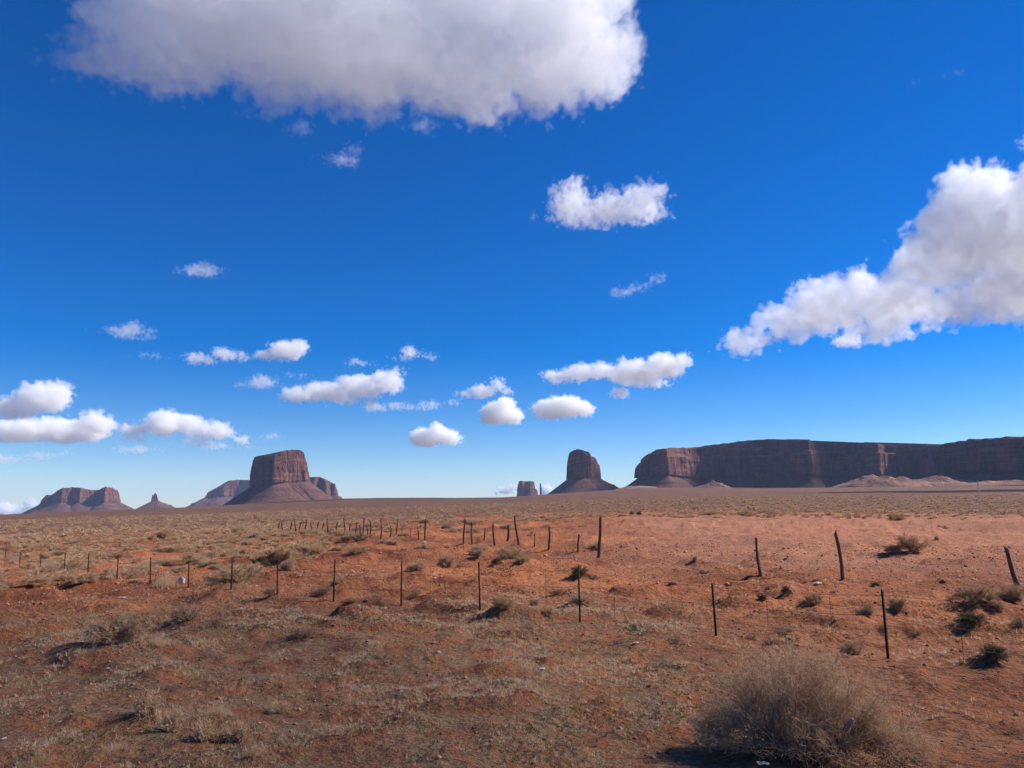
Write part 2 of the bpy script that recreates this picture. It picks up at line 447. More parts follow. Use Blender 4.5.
landform('butte', 9000, [(518.3, 484, 60), (519, 481.5, 0), (522, 480.5, -60), (526, 481.3, 0), (530, 480.8, -50), (534, 481.5, 30), (535.5, 488, 60), (537.5, 490.5, 90)],
         497, 60, 'small dark blocky butte standing alone on the middle horizon', 'butte', seed=16, flute=7, depth=180)
landform('rock_spire', 8900, [(539.9, 487, 3), (540.2, 483.3, 0), (541.2, 483.3, 0), (541.7, 489, 3)],
         495, 40, 'thin rock spire just right of the small blocky butte', 'rock spire', seed=17, flute=0.5, depth=14, toprim=0)
landform('butte', 5000, [(569, 462, 160), (570.3, 453, 110), (573, 451, 40), (577, 449.3, -30), (581, 449.2, -50), (584, 450.8, -60), (587, 453.5, -50), (589.3, 454.5, -40), (590, 452.2, -40), (592, 453, -30), (593, 456.5, 0), (597.5, 458, 40), (599.3, 464, 90), (600.8, 476, 180)],
         479, 165, 'dark upright butte with notched top right of the middle', 'butte', seed=18, flute=8)
landform('mesa', 4500, [(641.3, 472, 260), (642.3, 461, 140), (645, 455.5, 20), (652, 452.8, -100), (657, 449.3, -200), (668, 448.7, -280), (675, 448, -110), (684, 448, 90), (692, 447.4, 240), (700, 446.5, 300), (712, 445.3, 310),
                        (730, 442.6, 290), (745, 441, 240), (766, 439.3, 150), (772, 439.2, 170), (790, 439.2, 40), (800, 439.2, -60), (812, 439.4, -80), (822, 442.2, 130), (828, 442.4, 220), (845, 442.6, 230), (860, 442.4, 200), (872, 442.4, 60),
                        (882, 442.4, -20), (888, 444.3, 120), (896, 443.7, 140), (903, 444.5, 170), (930, 444.6, 60), (945, 444.2, -260), (958, 442, -200), (971, 439.6, -340), (1000, 437.6, -420), (1024, 436, -430), (1100, 433, -500), (1250, 431, -700), (1420, 432, -600)],
         476, 130, 'long dark purple mesa filling the right side of the horizon', 'mesa', seed=19, flute=11, depth=1800, toprim=12, cliff_y2=470, bench=32)

def sand_hill(D, px0, px1, top, seed, label):
    """low pale sand ridge: a mound with gullies, at its own distance"""
    s = D / F; cx = (px0 + px1) / 2
    d = ray(cx, float(top)); h = math.hypot(d[0], d[1]); c = np.array([d[0] / h * D, d[1] / h * D])
    W = (px1 - px0) * s / 2; H = CAMZ + d[2] / h * D - float(Z(c[0], c[1], False))
    nu, nv = 110, 60
    uu, vv = np.meshgrid(np.linspace(-1, 1, nu), np.linspace(-1, 1, nv))
    ax = np.array([math.cos(math.atan2(d[0], d[1])), -math.sin(math.atan2(d[0], d[1]))]); ay = np.array([d[0] / h, d[1] / h])
    x = c[0] + uu * W * ax[0] + vv * W * 0.5 * ay[0]; y = c[1] + uu * W * ax[1] + vv * W * 0.5 * ay[1]
    rr = np.sqrt(uu ** 2 + vv ** 2)
    prof = np.clip(1 - rr, 0, 1) ** 0.8 * (0.8 + 0.5 * fbm(uu * 3, vv * 3, oct=4, seed=seed))
    z = Z(x, y, False) - 4 + (H + 4) * prof / max(prof.max(), 1e-3)
    v = np.stack([x, y, z], -1).reshape(-1, 3)
    i = np.arange(nv - 1)[:, None]; j = np.arange(nu - 1)[None, :]
    q = np.stack([i * nu + j, i * nu + j + 1, (i + 1) * nu + j + 1, (i + 1) * nu + j], -1).reshape(-1, 4)
    o = link('sand_hill', mesh('sand_hill', v, q, SAND)); tag(o, label, 'hill', None, 'structure')
sand_hill(3900, 835, 935, 474, 1, 'pale pink sand hill lit before the dark mesa at right')
sand_hill(3950, 890, 985, 475.5, 2, 'second pale sand hill partly behind the first before the long mesa')
sand_hill(4000, 694, 732, 479.5, 3, 'small pale sand cone at the foot of the long mesa near its left end')
sand_hill(3800, 950, 1060, 480, 4, 'low greyish sand swell before the mesa at the right edge')
sand_hill(4000, 610, 662, 485.5, 5, 'low sandy swell between the notched butte and the long mesa')
# ------------------------------------------------------------------ plants
def plant_material(name, lo, hi, tip=None):
    m = N(name); geo = m.n('NewGeometry').outputs['Position']
    rnd = m.n('ObjectInfo').outputs['Random']; isl = m.n('NewGeometry').outputs['Random Per Island']
    c = m.mix(isl, lo, hi)
    c = m.mix(m.math('MULTIPLY', rnd, 0.35), c, tip or lo)
    c = m.mix(m.ramp(m.noise(geo, 0.7, 3), [(0.35, 0.0), (0.65, 0.4)]), c, lo)
    b = m.n('BsdfDiffuse'); m.l(c, b.inputs['Color'])
    t = m.n('BsdfTranslucent'); m.l(c, t.inputs['Color'])
    mx = m.n('MixShader'); mx.inputs[0].default_value = 0.5; m.l(b.outputs[0], mx.inputs[1]); m.l(t.outputs[0], mx.inputs[2])
    m.l(mx.outputs[0], m.out.inputs['Surface'])
    return m.m
M_SAGE = plant_material('sagebrush_twigs', (0.52, 0.355, 0.225), (0.84, 0.62, 0.42), (0.58, 0.42, 0.27))
M_DEAD = plant_material('dead_brush', (0.36, 0.24, 0.16), (0.62, 0.45, 0.32))
M_BROWN = plant_material('brown_tumbleweed', (0.58, 0.40, 0.26), (0.86, 0.65, 0.45))
M_STRAW = plant_material('straw_grass', (0.52, 0.34, 0.20), (0.85, 0.64, 0.42))
M_GREEN = plant_material('green_weed', (0.08, 0.085, 0.04), (0.20, 0.185, 0.09))
M_OLIVE = plant_material('dark_olive_twigs', (0.20, 0.145, 0.085), (0.42, 0.32, 0.20))
M_BLEACH = plant_material('bleached_straw', (0.62, 0.44, 0.28), (0.90, 0.72, 0.50))
M_STEM = plant_material('woody_stem', (0.36, 0.26, 0.18), (0.60, 0.46, 0.34))
M_PALE = plant_material('bleached_stem', (0.34, 0.27, 0.20), (0.58, 0.50, 0.40))

def twig_set(rng, n_stem, n_twig, h=0.75, r_stem=0.008, r_twig=0.004, up=0.5, K=5, tl=0.32, lump=0.25, lean=0.0):
    """unit shrub, radius 1: curved stems from the root and twigs off them, spread through the crown's volume"""
    th = rng.uniform(0, 2 * math.pi, n_stem); cphi = rng.uniform(0, 1, n_stem) ** 0.8
    rad = np.sqrt(1 - np.clip(cphi, 0, 1) ** 2)
    L = rng.uniform(0.5, 0.86, n_stem) * (1 + lump * np.sin(th * 2 + rng.uniform(0, 6)) * rad + lump * 0.7 * np.sin(th * 5 + rng.uniform(0, 6)))
    end = np.stack([np.cos(th) * rad * L + lean * cphi, np.sin(th) * rad * L, cphi * L * h + 0.03], -1)
    st = np.stack([np.cos(th) * 0.10, np.sin(th) * 0.10, np.full(n_stem, -0.04)], -1) * rng.uniform(0.3, 1.3, (n_stem, 1))
    t = np.linspace(0, 1, K)[None, :, None]
    mid = st + (end - st) * 0.45 + np.stack([np.zeros(n_stem), np.zeros(n_stem), up * 0.3 * h * rad], -1)
    P = (1 - t) ** 2 * st[:, None] + 2 * t * (1 - t) * mid[:, None] + t ** 2 * end[:, None]
    P = P + rng.normal(0, 0.022, P.shape) * t
    sr = r_stem * (1.15 - t[..., 0]) * rng.uniform(0.6, 1.3, (n_stem, 1))
    i = rng.integers(0, n_stem, n_twig); tt = rng.uniform(0.25, 1, n_twig) ** 0.7 * (K - 1.001); k = tt.astype(int); fr = (tt - k)[:, None]
    a = P[i, k] * (1 - fr) + P[i, k + 1] * fr
    dirn = P[i, k + 1] - P[i, k]; dirn /= np.linalg.norm(dirn, axis=1, keepdims=True) + 1e-9
    dirn = dirn * 0.75 + rng.normal(0, 0.75, (n_twig, 3)) + [0, 0, 0.15]; dirn /= np.linalg.norm(dirn, axis=1, keepdims=True)
    ln = tl * rng.uniform(0.35, 1.0, (n_twig, 1)) * (0.6 + 0.4 * (1 - tt[:, None] / K))
    b = a + dirn * ln * 0.55 + rng.normal(0, 0.015, a.shape); c = a + dirn * ln + rng.normal(0, 0.035, a.shape)
    for q in (a, b, c): q[:, 2] = np.maximum(q[:, 2], 0.0)
    T = np.stack([a, b, c], 1); tr = r_twig * np.array([1.2, 0.9, 0.35])[None] * rng.uniform(0.7, 1.3, (n_twig, 1))
    return (P, sr), (T, tr)

def blades(rng, base, n, hgt, wid, spread, curl=0.3):
    """n blades at every base point -> separate thin triangles"""
    Nb = len(base); p = np.repeat(base, n, 0); h = np.repeat(np.broadcast_to(hgt, (Nb,)), n) * rng.uniform(0.45, 1.1, Nb * n)
    th = rng.uniform(0, 2 * math.pi, Nb * n); tilt = rng.uniform(0.05, 1, Nb * n) * spread
    root = p + np.stack([np.cos(th), np.sin(th), 0 * th], -1) * (rng.uniform(0, 0.5, Nb * n) * h)[:, None] * 0.5
    tip = root + np.stack([np.cos(th) * np.sin(tilt), np.sin(th) * np.sin(tilt), np.cos(tilt)], -1) * h[:, None]
    a2 = rng.uniform(0, 2 * math.pi, Nb * n); wv = np.stack([np.cos(a2), np.sin(a2), 0 * a2], -1) * np.repeat(np.broadcast_to(wid, (Nb,)), n)[:, None]
    v = np.stack([root - wv, root + wv, tip], 1).reshape(-1, 3)
    return v, np.arange(len(v)).reshape(-1, 3)

def make_proto(kind, seed, dense=1.0, fat=1.0):
    rng = np.random.default_rng(seed)
    if kind == 'sage':
        s, t = twig_set(rng, int(60 * dense), int(3000 * dense), rng.uniform(0.6, 0.78), 0.006, 0.0046 * fat, 0.7, tl=0.34); mt, ms = M_SAGE, M_STEM
    elif kind == 'dead':
        s, t = twig_set(rng, int(60 * dense), int(420 * dense), rng.uniform(0.4, 0.6), 0.012, 0.008 * fat, 0.2, tl=0.4, lump=0.4); mt, ms = M_DEAD, M_PALE
    elif kind == 'tumble':
        s, t = twig_set(rng, int(70 * dense), int(3400 * dense), 0.85, 0.006, 0.0045 * fat, 0.9, tl=0.3, lump=0.12); mt, ms = M_BROWN, M_STEM
    elif kind == 'olive':
        s, t = twig_set(rng, int(60 * dense), int(2600 * dense), 0.85, 0.008, 0.007 * fat, 0.8, tl=0.3, lump=0.12); mt, ms = M_OLIVE, M_OLIVE
    elif kind == 'bleached':
        s, t = twig_set(rng, int(90 * dense), int(700 * dense), 0.62, 0.008, 0.0085 * fat, 0.2, tl=0.42, lump=0.35); mt, ms = M_BLEACH, M_BLEACH
    elif kind == 'grass':
        v, f = blades(rng, rng.normal(0, 0.42, (90, 3)) * [1, 1, 0], 14, rng.uniform(0.25, 0.85, 90), 0.011, 1.25)
        return [('grass_blades', mesh('grass_blades', v, f, M_STRAW, False))]
    return [('twigs', mesh('twigs', *tubes(*t), mt, False)), ('woody_stems', mesh('woody_stems', *tubes(*s), ms, False))]

PROTO = {}
for kind, cnt in (('sage', 5), ('dead', 3), ('tumble', 2), ('olive', 1), ('grass', 2), ('bleached', 3)):
    PROTO[kind] = [make_proto(kind, 100 + 7 * i + len(kind)) for i in range(cnt)]

def plant(name, kind, loc, sx, sz, rot, label, cat, group=None, var=None):
    pr = PROTO[kind][(var if var is not None else random.randrange(99)) % len(PROTO[kind])]
    o = link(name, None, None, loc); o.rotation_euler = (0, 0, rot); o.scale = (sx, sx, sz)
    o.empty_display_size = 0.1
    for nm, me in pr: link(nm, me, o)
    return tag(o, label, cat, group)

random.seed(4)
TAKEN = []
def shrub_px(px, py, wpx, hpx, kind, label, name='shrub', cat='shrub', group=None, var=None):
    """a shrub standing where this row of the photo meets the ground; its size in metres from its distance"""
    p, r = hit(px, py); k = r / F
    sx = wpx * k * 0.5; hz = {'sage': 0.68, 'dead': 0.55, 'tumble': 0.9, 'olive': 0.92, 'grass': 0.8, 'bleached': 0.6}[kind]
    TAKEN.append((p.x, p.y + sx * 0.6, sx))
    p = Vector((p.x, p.y, 0)) + Vector((p.x, p.y, 0)).normalized() * sx * 0.55
    p.z = float(Z(p.x, p.y)) - 0.02
    return plant(name, kind, p, sx, max(0.05, hpx * k * (0.8 if kind in ('sage', 'olive', 'dead') else 1.0) / hz), random.uniform(0, 6.28), label, cat, group, var)

KEY = [
 (118, 646, 92, 42, 'tumble', 'wide dusty brown tumbleweed, biggest plant on the left side of the grassy foreground'),
 (185, 624, 44, 20, 'dead', 'grey leafless shrub on a low bank, left half of the pair right of the tumbleweed'),
 (213, 628, 44, 16, 'dead', 'grey leafless shrub trailing down a bank, right of its twin by the tumbleweed'),
 (302, 640, 46, 15, 'dead', 'flat grey dead shrub on a red bank below and right of the ninth steel post'),
 (273, 643, 18, 5, 'dead', 'tiny flat dead shrub just left of and below the flat one on its red bank'),
 (232, 583, 66, 26, 'sage', 'broad sagebrush crowning the dark red earth bank at the steel fence'),
 (166, 588, 22, 22, 'grass', 'pale straw shrub holding the caught plastic bag beside a steel post'),
 (213, 586, 16, 10, 'dead', 'short dead shrub at the left end of the dark red earth bank'),
 (289, 571, 26, 18, 'sage', 'rounded sagebrush just behind and right of the ninth steel post'),
 (265, 567, 16, 10, 'olive', 'dark little shrub left of the ninth steel post top'),
 (275, 560, 22, 12, 'sage', 'medium grey sagebrush on orange sand above the ninth steel post'),
 (313, 556, 34, 17, 'sage', 'pale sagebrush raised on bare stems over bright orange sand'),
 (357, 555, 36, 11, 'dead', 'dead branchy shrub heaped on an orange mound'),
 (336, 586, 22, 10, 'sage', 'small sagebrush touching the tenth steel post from the left'),
 (322, 597, 28, 14, 'dead', 'bleached broken shrub at the foot of the tenth steel post'),
 (270, 597, 24, 12, 'dead', 'twisted dead shrub at the foot of the ninth steel post'),
 (373, 598, 28, 12, 'sage', 'low round sagebrush left of the earth mound under the eleventh steel post'),
 (352, 604, 18, 7, 'sage', 'small faded sagebrush between the tenth and eleventh steel posts'),
 (417, 570, 28, 14, 'sage', 'loose grey sagebrush left of the upright twiggy one'),
 (446, 568, 28, 20, 'sage', 'upright twiggy sagebrush left of the twelfth steel post'),
 (413, 600, 20, 12, 'dead', 'thin sparse shrub right of the earth mound at the eleventh steel post'),
 (478, 558, 22, 13, 'sage', 'small pale sagebrush on the orange bank behind the twelfth steel post'),
 (513, 559, 44, 22, 'sage', 'largest grey sagebrush under the cluster of wooden posts'),
 (497, 564, 16, 10, 'olive', 'dark low shrub at the left foot of the largest grey sagebrush'),
 (522, 565, 22, 11, 'sage', 'small sagebrush at the right foot of the largest grey one'),
 (580, 579, 26, 20, 'olive', 'dark olive ball shaped shrub behind the thirteenth steel post'),
 (594, 580, 18, 9, 'dead', 'grey fringe of dead twigs right of the dark olive ball shrub'),
 (502, 614, 28, 15, 'sage', 'grey green sagebrush just right of the twelfth steel post foot'),
 (582, 606, 36, 14, 'sage', 'grey sagebrush behind the lower part of the thirteenth steel post'),
 (556, 596, 20, 8, 'dead', 'flat dead shrub left of the thirteenth steel post'),
 (534, 606, 16, 7, 'dead', 'small dark dead shrub midway between the twelfth and thirteenth steel posts'),
 (547, 617, 24, 12, 'sage', 'faded shrub low between the twelfth and thirteenth steel posts'),
 (695, 562, 8, 8, 'sage', 'tiny round shrub alone on the pale flat'),
 (787, 595, 16, 12, 'olive', 'dark dome shaped shrub on its own red mound'),
 (762, 601, 15, 10, 'olive', 'small dark shrub left of the dark dome shaped one'),
 (768, 590, 9, 7, 'dead', 'tiny dead shrub above and left of the dark dome shaped one'),
 (814, 607, 27, 14, 'sage', 'dark grey sagebrush below the litter and right of the dark dome'),
 (833, 593, 10, 6, 'dead', 'tiny shrub above and right of the dark grey sagebrush'),
 (866, 616, 25, 16, 'sage', 'round grey green sagebrush left of the last steel post'),
 (899, 615, 26, 19, 'sage', 'round grey green sagebrush right behind the last steel post'),
 (875, 587, 14, 8, 'olive', 'small dark shrub straight above the last steel post'),
 (893, 554, 26, 12, 'sage', 'left half of the bright sagebrush pair on the pale flat'),
 (912, 553, 36, 21, 'sage', 'right half of the bright sagebrush pair on the pale flat'),
 (937, 540, 6, 6, 'sage', 'tiny upright shrub right of the bright sagebrush pair'),
 (978, 606, 54, 26, 'sage', 'wide faded sagebrush in front of the thick leaning wooden post'),
 (1012, 603, 42, 26, 'sage', 'dense grey sagebrush at the right edge under the thick leaning post'),
 (953, 601, 20, 9, 'dead', 'dark dead shrub at the left end of the wide faded sagebrush'),
 (997, 611, 20, 9, 'tumble', 'small brown shrub below the wide faded sagebrush'),
 (973, 626, 40, 11, 'olive', 'dark flat shrub on an eroded bank right of the last steel post'),
 (995, 664, 34, 26, 'olive', 'dark bushy shrub over a hollow in the bank, low at the right edge'),
 (1018, 628, 22, 14, 'dead', 'dark dead shrub cut by the right edge'),
 (884, 633, 16, 9, 'dead', 'short dead twigs at the left of the last steel post'),
 (917, 637, 20, 6, 'dead', 'low branchy dead twigs right of the last steel post foot'),
 (785, 633, 30, 7, 'dead', 'long low dead shrub between the last two steel posts'),
 (672, 585, 16, 6, 'olive', 'small dark shrub on the red flat left of the fourteenth steel post'),
 (705, 574, 18, 7, 'dead', 'low dead shrub above the fourteenth steel post'),
 (752, 640, 16, 8, 'dead', 'small dead tuft right of the fourteenth steel post foot'),
 (771, 646, 22, 7, 'dead', 'spread dead tuft above the huge foreground bush'),
 (673, 644, 24, 9, 'dead', 'faded tuft below and left of the fourteenth steel post'),
 (852, 655, 32, 17, 'tumble', 'small round brown bush behind the huge foreground bush'),
 (148, 718, 46, 24, 'bleached', 'pale straw grass clump at the left end of the bleached row'),
 (172, 733, 44, 22, 'bleached', 'greyish bleached grass clump in the middle of the bleached row'),
 (205, 742, 42, 24, 'bleached', 'dark hearted straw clump right of the middle of the bleached row'),
 (238, 744, 40, 24, 'bleached', 'tall pale straw clump near the right end of the bleached row'),
 (258, 758, 30, 12, 'bleached', 'low straw clump ending the bleached row at right'),
 (218, 716, 26, 18, 'grass', 'small straw clump standing behind the bleached row'),
 (275, 715, 34, 14, 'bleached', 'separate pale grass tuft right of the bleached row'),
 (112, 752, 26, 10, 'grass', 'faded grass tuft left of and below the bleached row'),
 (75, 636, 40, 8, 'grass', 'thin pale grass strip left of the brown tumbleweed'),
 (160, 646, 22, 14, 'grass', 'pale grass at the right foot of the brown tumbleweed'),
]
for k, (px, py, wp, hp, kind, lab) in enumerate(KEY):
    nm = {'grass': 'grass_clump', 'bleached': 'grass_clump', 'tumble': 'tumbleweed'}.get(kind, 'shrub')
    cat = {'grass': 'grass clump', 'bleached': 'grass clump', 'tumble': 'tumbleweed'}.get(kind, 'shrub')
    shrub_px(px, py, wp, hp, kind, lab, nm, cat, var=k)

# the huge dry bush in the right foreground
def big_bush():
    rng = np.random.default_rng(77)
    p, r = hit(806, 765)
    d = Vector((p.x, p.y, 0)).normalized(); p = Vector((p.x, p.y, 0)) + d * 0.55; p.z = float(Z(p.x, p.y)) - 0.03
    o = link('dry_bush', None, None, p); tag(o, 'huge dry straw-brown bush filling the lower right foreground', 'bush')
    side = Vector((d.y, -d.x, 0))
    S, T, T2 = [], [], []
    for cx, cyy, sc, hh, n1, n2 in ((-0.30, 0.0, 0.9, 1.32, 110, 2600), (0.38, 0.1, 0.84, 1.3, 95, 2400), (0.05, 0.5, 0.8, 1.45, 60, 1200), (0.88, 0.12, 0.52, 0.95, 40, 800), (-0.88, 0.0, 0.55, 0.7, 40, 800)):
        s, t = twig_set(rng, n1, n2, hh, 0.0055, 0.0021 / sc, 0.45, K=6, tl=0.34, lump=0.14)
        o3 = np.array(side * cx + d * cyy)
        S.append((s[0] * sc + o3, s[1] * sc)); T.append((t[0] * sc + o3, t[1] * sc))
        # second order twiglets
        src = t[0] * sc + o3; i = rng.integers(0, len(src), n2 * 2); a = src[i, 1] + (src[i, 2] - src[i, 1]) * rng.uniform(0, 1, (n2 * 2, 1))
        dd = rng.normal(0, 1, (n2 * 2, 3)) + [0, 0, 0.7] + (src[i, 2] - src[i, 0]) * 5; dd /= np.linalg.norm(dd, axis=1, keepdims=True)
        b = a + dd * rng.uniform(0.04, 0.11, (n2 * 2, 1)); T2.append((np.stack([a, (a + b) / 2, b], 1), np.tile([[0.0017, 0.0013, 0.0007]], (n2 * 2, 1))))
    link('woody_stems', mesh('woody_stems', *merge([tubes(P, q) for P, q in S]), M_STEM, False), o)
    link('twigs', mesh('twigs', *merge([tubes(P, q) for P, q in T]), M_BROWN, False), o)
    link('fine_twigs', mesh('fine_twigs', *merge([tubes(P, q) for P, q in T2]), plant_material('fine_straw_twigs', (0.70, 0.51, 0.34), (0.92, 0.74, 0.53)), False), o)
    # bleached bare branches low on the left
    B = []
    for i in range(34):
        a0 = np.array(side * rng.uniform(-0.55, -0.1) + d * rng.uniform(-0.45, -0.2)) + [0, 0, 0.02]
        e = a0 + np.array(side * rng.uniform(-0.65, 0.25) - d * rng.uniform(0.0, 0.25)) + [0, 0, rng.uniform(0.25, 0.75)]
        t = np.linspace(0, 1, 7)[:, None]; c = a0 + (e - a0) * t + rng.normal(0, 0.016, (7, 3)) * t; c[:, 2] += 0.08 * np.sin(t[:, 0] * 3.1)
        B.append(c)
    link('bleached_branches', mesh('bleached_branches', *tubes(np.array(B), np.tile(np.linspace(0.007, 0.0025, 7), (34, 1)), 5), M_PALE, True), o)
    # fallen tangle at its foot
    G = []
    for i in range(900):
        u = rng.uniform(-1.15, 1.2); c0 = np.array(side * u - d * (rng.uniform(0.25, 0.75) * math.sqrt(max(0.1, 1 - (u / 1.35) ** 2)))) + [0, 0, rng.uniform(0.01, 0.12)]
        dd = rng.normal(0, 1, 3) * [1, 1, 0.5]; dd /= np.linalg.norm(dd); ln = rng.uniform(0.06, 0.2)
        t = np.linspace(-0.5, 0.5, 4)[:, None]; G.append(c0 + dd * ln * t + rng.normal(0, 0.008, (4, 3)))
    link('fallen_twigs', mesh('fallen_twigs', *tubes(np.array(G), np.full((900, 4), 0.0024)), M_STRAW, False), o)
    return p, side, d
BUSH, BSIDE, BD = big_bush()

# scattered shrubs: those that show largest are things, the far mass is one body of scrub
def density(x, y):
    r = np.hypot(x, y); az = np.arctan2(x, y)
    cl = 0.55 + 0.9 * fbm(x / 9, y / 9, oct=2, seed=71)
    left = 0.62 * sstep(-0.16, -0.34, az - 0.1 * fbm(x / 14, y / 14, seed=73)) * sstep(31, 36, r - 6 * sstep(-0.35, -0.15, az)) * (1 - 0.5 * sstep(110, 200, r))
    mid = 0.05 * sstep(24, 40, r)
    midf = 0.13 * sstep(62, 85, r) * sstep(0.15, -0.05, az)
    right = 0.24 * sstep(88, 112, r + 8 * fbm(az * 30, az * 0, seed=72)) * sstep(-0.1, 0.02, az)
    bare = 1 - 0.93 * sstep(0.0, 0.10, az) * sstep(30, 36, r) * (1 - sstep(88, 104, r))
    return np.clip((left + mid * bare + midf + right) * np.clip(cl, 0.05, 1.6), 0, 1) * (1 - 0.5 * sstep(250, 450, r))

rng = np.random.default_rng(5)
R0, R1, AZM = 15, 560, 0.72
NC = int(AZM * (R1 ** 2 - R0 ** 2) * 0.9)
rr = np.sqrt(rng.uniform(R0 ** 2, R1 ** 2, NC)); aa = rng.uniform(-AZM, AZM, NC)
X, Y = rr * np.sin(aa), rr * np.cos(aa)
keep = rng.uniform(0, 0.9, NC) < density(X, Y) * np.where(rr > 180, 0.35, 1.0)
keep &= rr > 19
X, Y, rr, aa = X[keep], Y[keep], rr[keep], aa[keep]
SZ = rng.lognormal(-0.82, 0.40, len(X)) * np.where((aa < -0.15) & (rr < 130), 1.12, 1.0) * np.where(rr > 180, 1.25, 1.0) * np.where(rr < 32, 0.55, 1.0)
for tx, ty, ts in TAKEN:
    ok = np.hypot(X - tx, Y - ty) > ts + SZ * 0.7
    X, Y, rr, aa, SZ = X[ok], Y[ok], rr[ok], aa[ok], SZ[ok]
ZZ = Z(X, Y) - 0.02
inview = np.abs(aa) < 0.60
app = np.where(inview, SZ / rr, 0); order = np.argsort(-app)
n_ind = 300 - len(KEY)
kinds = rng.choice(['sage', 'sage', 'sage', 'dead', 'tumble'], len(X))
ZONE = [
 (lambda a, r: a < -0.40, 'grey tan sagebrush in the thick scrub around the first seven steel posts', 'scrub at the far left of the fence'),
 (lambda a, r: a < -0.27, 'tan sagebrush in the scrub beyond the seventh to ninth steel posts', 'scrub above the left fence'),
 (lambda a, r: a < -0.15, 'sagebrush dotted over the orange sand beyond the ninth to eleventh steel posts', 'scrub on the orange sand'),
 (lambda a, r: a < 0.03 and r > 48, 'small sagebrush among the cluster of far wooden posts', 'scrub round the wooden posts'),
 (lambda a, r: r > 80, 'sagebrush in the grey green band beyond the pale flat', 'scrub band beyond the pale flat'),
 (lambda a, r: a < 0.03, 'small shrub on the red ground between steel fence and wooden posts', 'small shrubs between the fences'),
 (lambda a, r: True, 'small low shrub on the bare red ground right of the middle', 'small shrubs on the red flat'),
]
for i in order[:n_ind]:
    for f, lab, grp in ZONE:
        if f(aa[i], rr[i]): break
    plant('sagebrush', kinds[i], Vector((X[i], Y[i], ZZ[i])), float(SZ[i]), float(SZ[i] * rng.uniform(0.65, 1.05)), rng.uniform(0, 6.28), lab, 'sagebrush', grp)

def scrub_mass(idx):
    """low scrub too many to count, one mesh"""
    lows = []
    for sd in range(5):
        g = np.random.default_rng(sd + 60)
        _, t = twig_set(g, 26, 60, 0.8, 0.02, 0.05, 0.5, tl=0.5)
        lows.append(tubes(t[0][:, ::2], np.tile([[0.06, 0.035]], (60, 1))))
        _, t = twig_set(g, 30, 260, 0.85, 0.02, 0.02, 0.5, tl=0.4)
        lows.append(tubes(t[0][:, ::2], np.tile([[0.028, 0.012]], (260, 1))))
    vs, fs, off = [], [], 0
    g = np.random.default_rng(8)
    for i in idx:
        v, f = lows[(g.integers(0, 5)) * 2 + (1 if rr[i] < 120 else 0)]
        a = g.uniform(0, 6.28); c, s_ = math.cos(a), math.sin(a)
        q = v * [SZ[i], SZ[i], SZ[i] * g.uniform(0.6, 1.0)]
        vs.append(np.stack([q[:, 0] * c - q[:, 1] * s_ + X[i], q[:, 0] * s_ + q[:, 1] * c + Y[i], q[:, 2] + ZZ[i]], -1).astype(np.float32)); fs.append(f + off); off += len(v)
    o = link('scrub', mesh('scrub', np.concatenate(vs), np.concatenate(fs), M_SAGE, False))
    tag(o, 'countless low sage scrub covering the middle and far plain', None, None, 'stuff')
scrub_mass(order[n_ind:])
print('scattered', len(X))

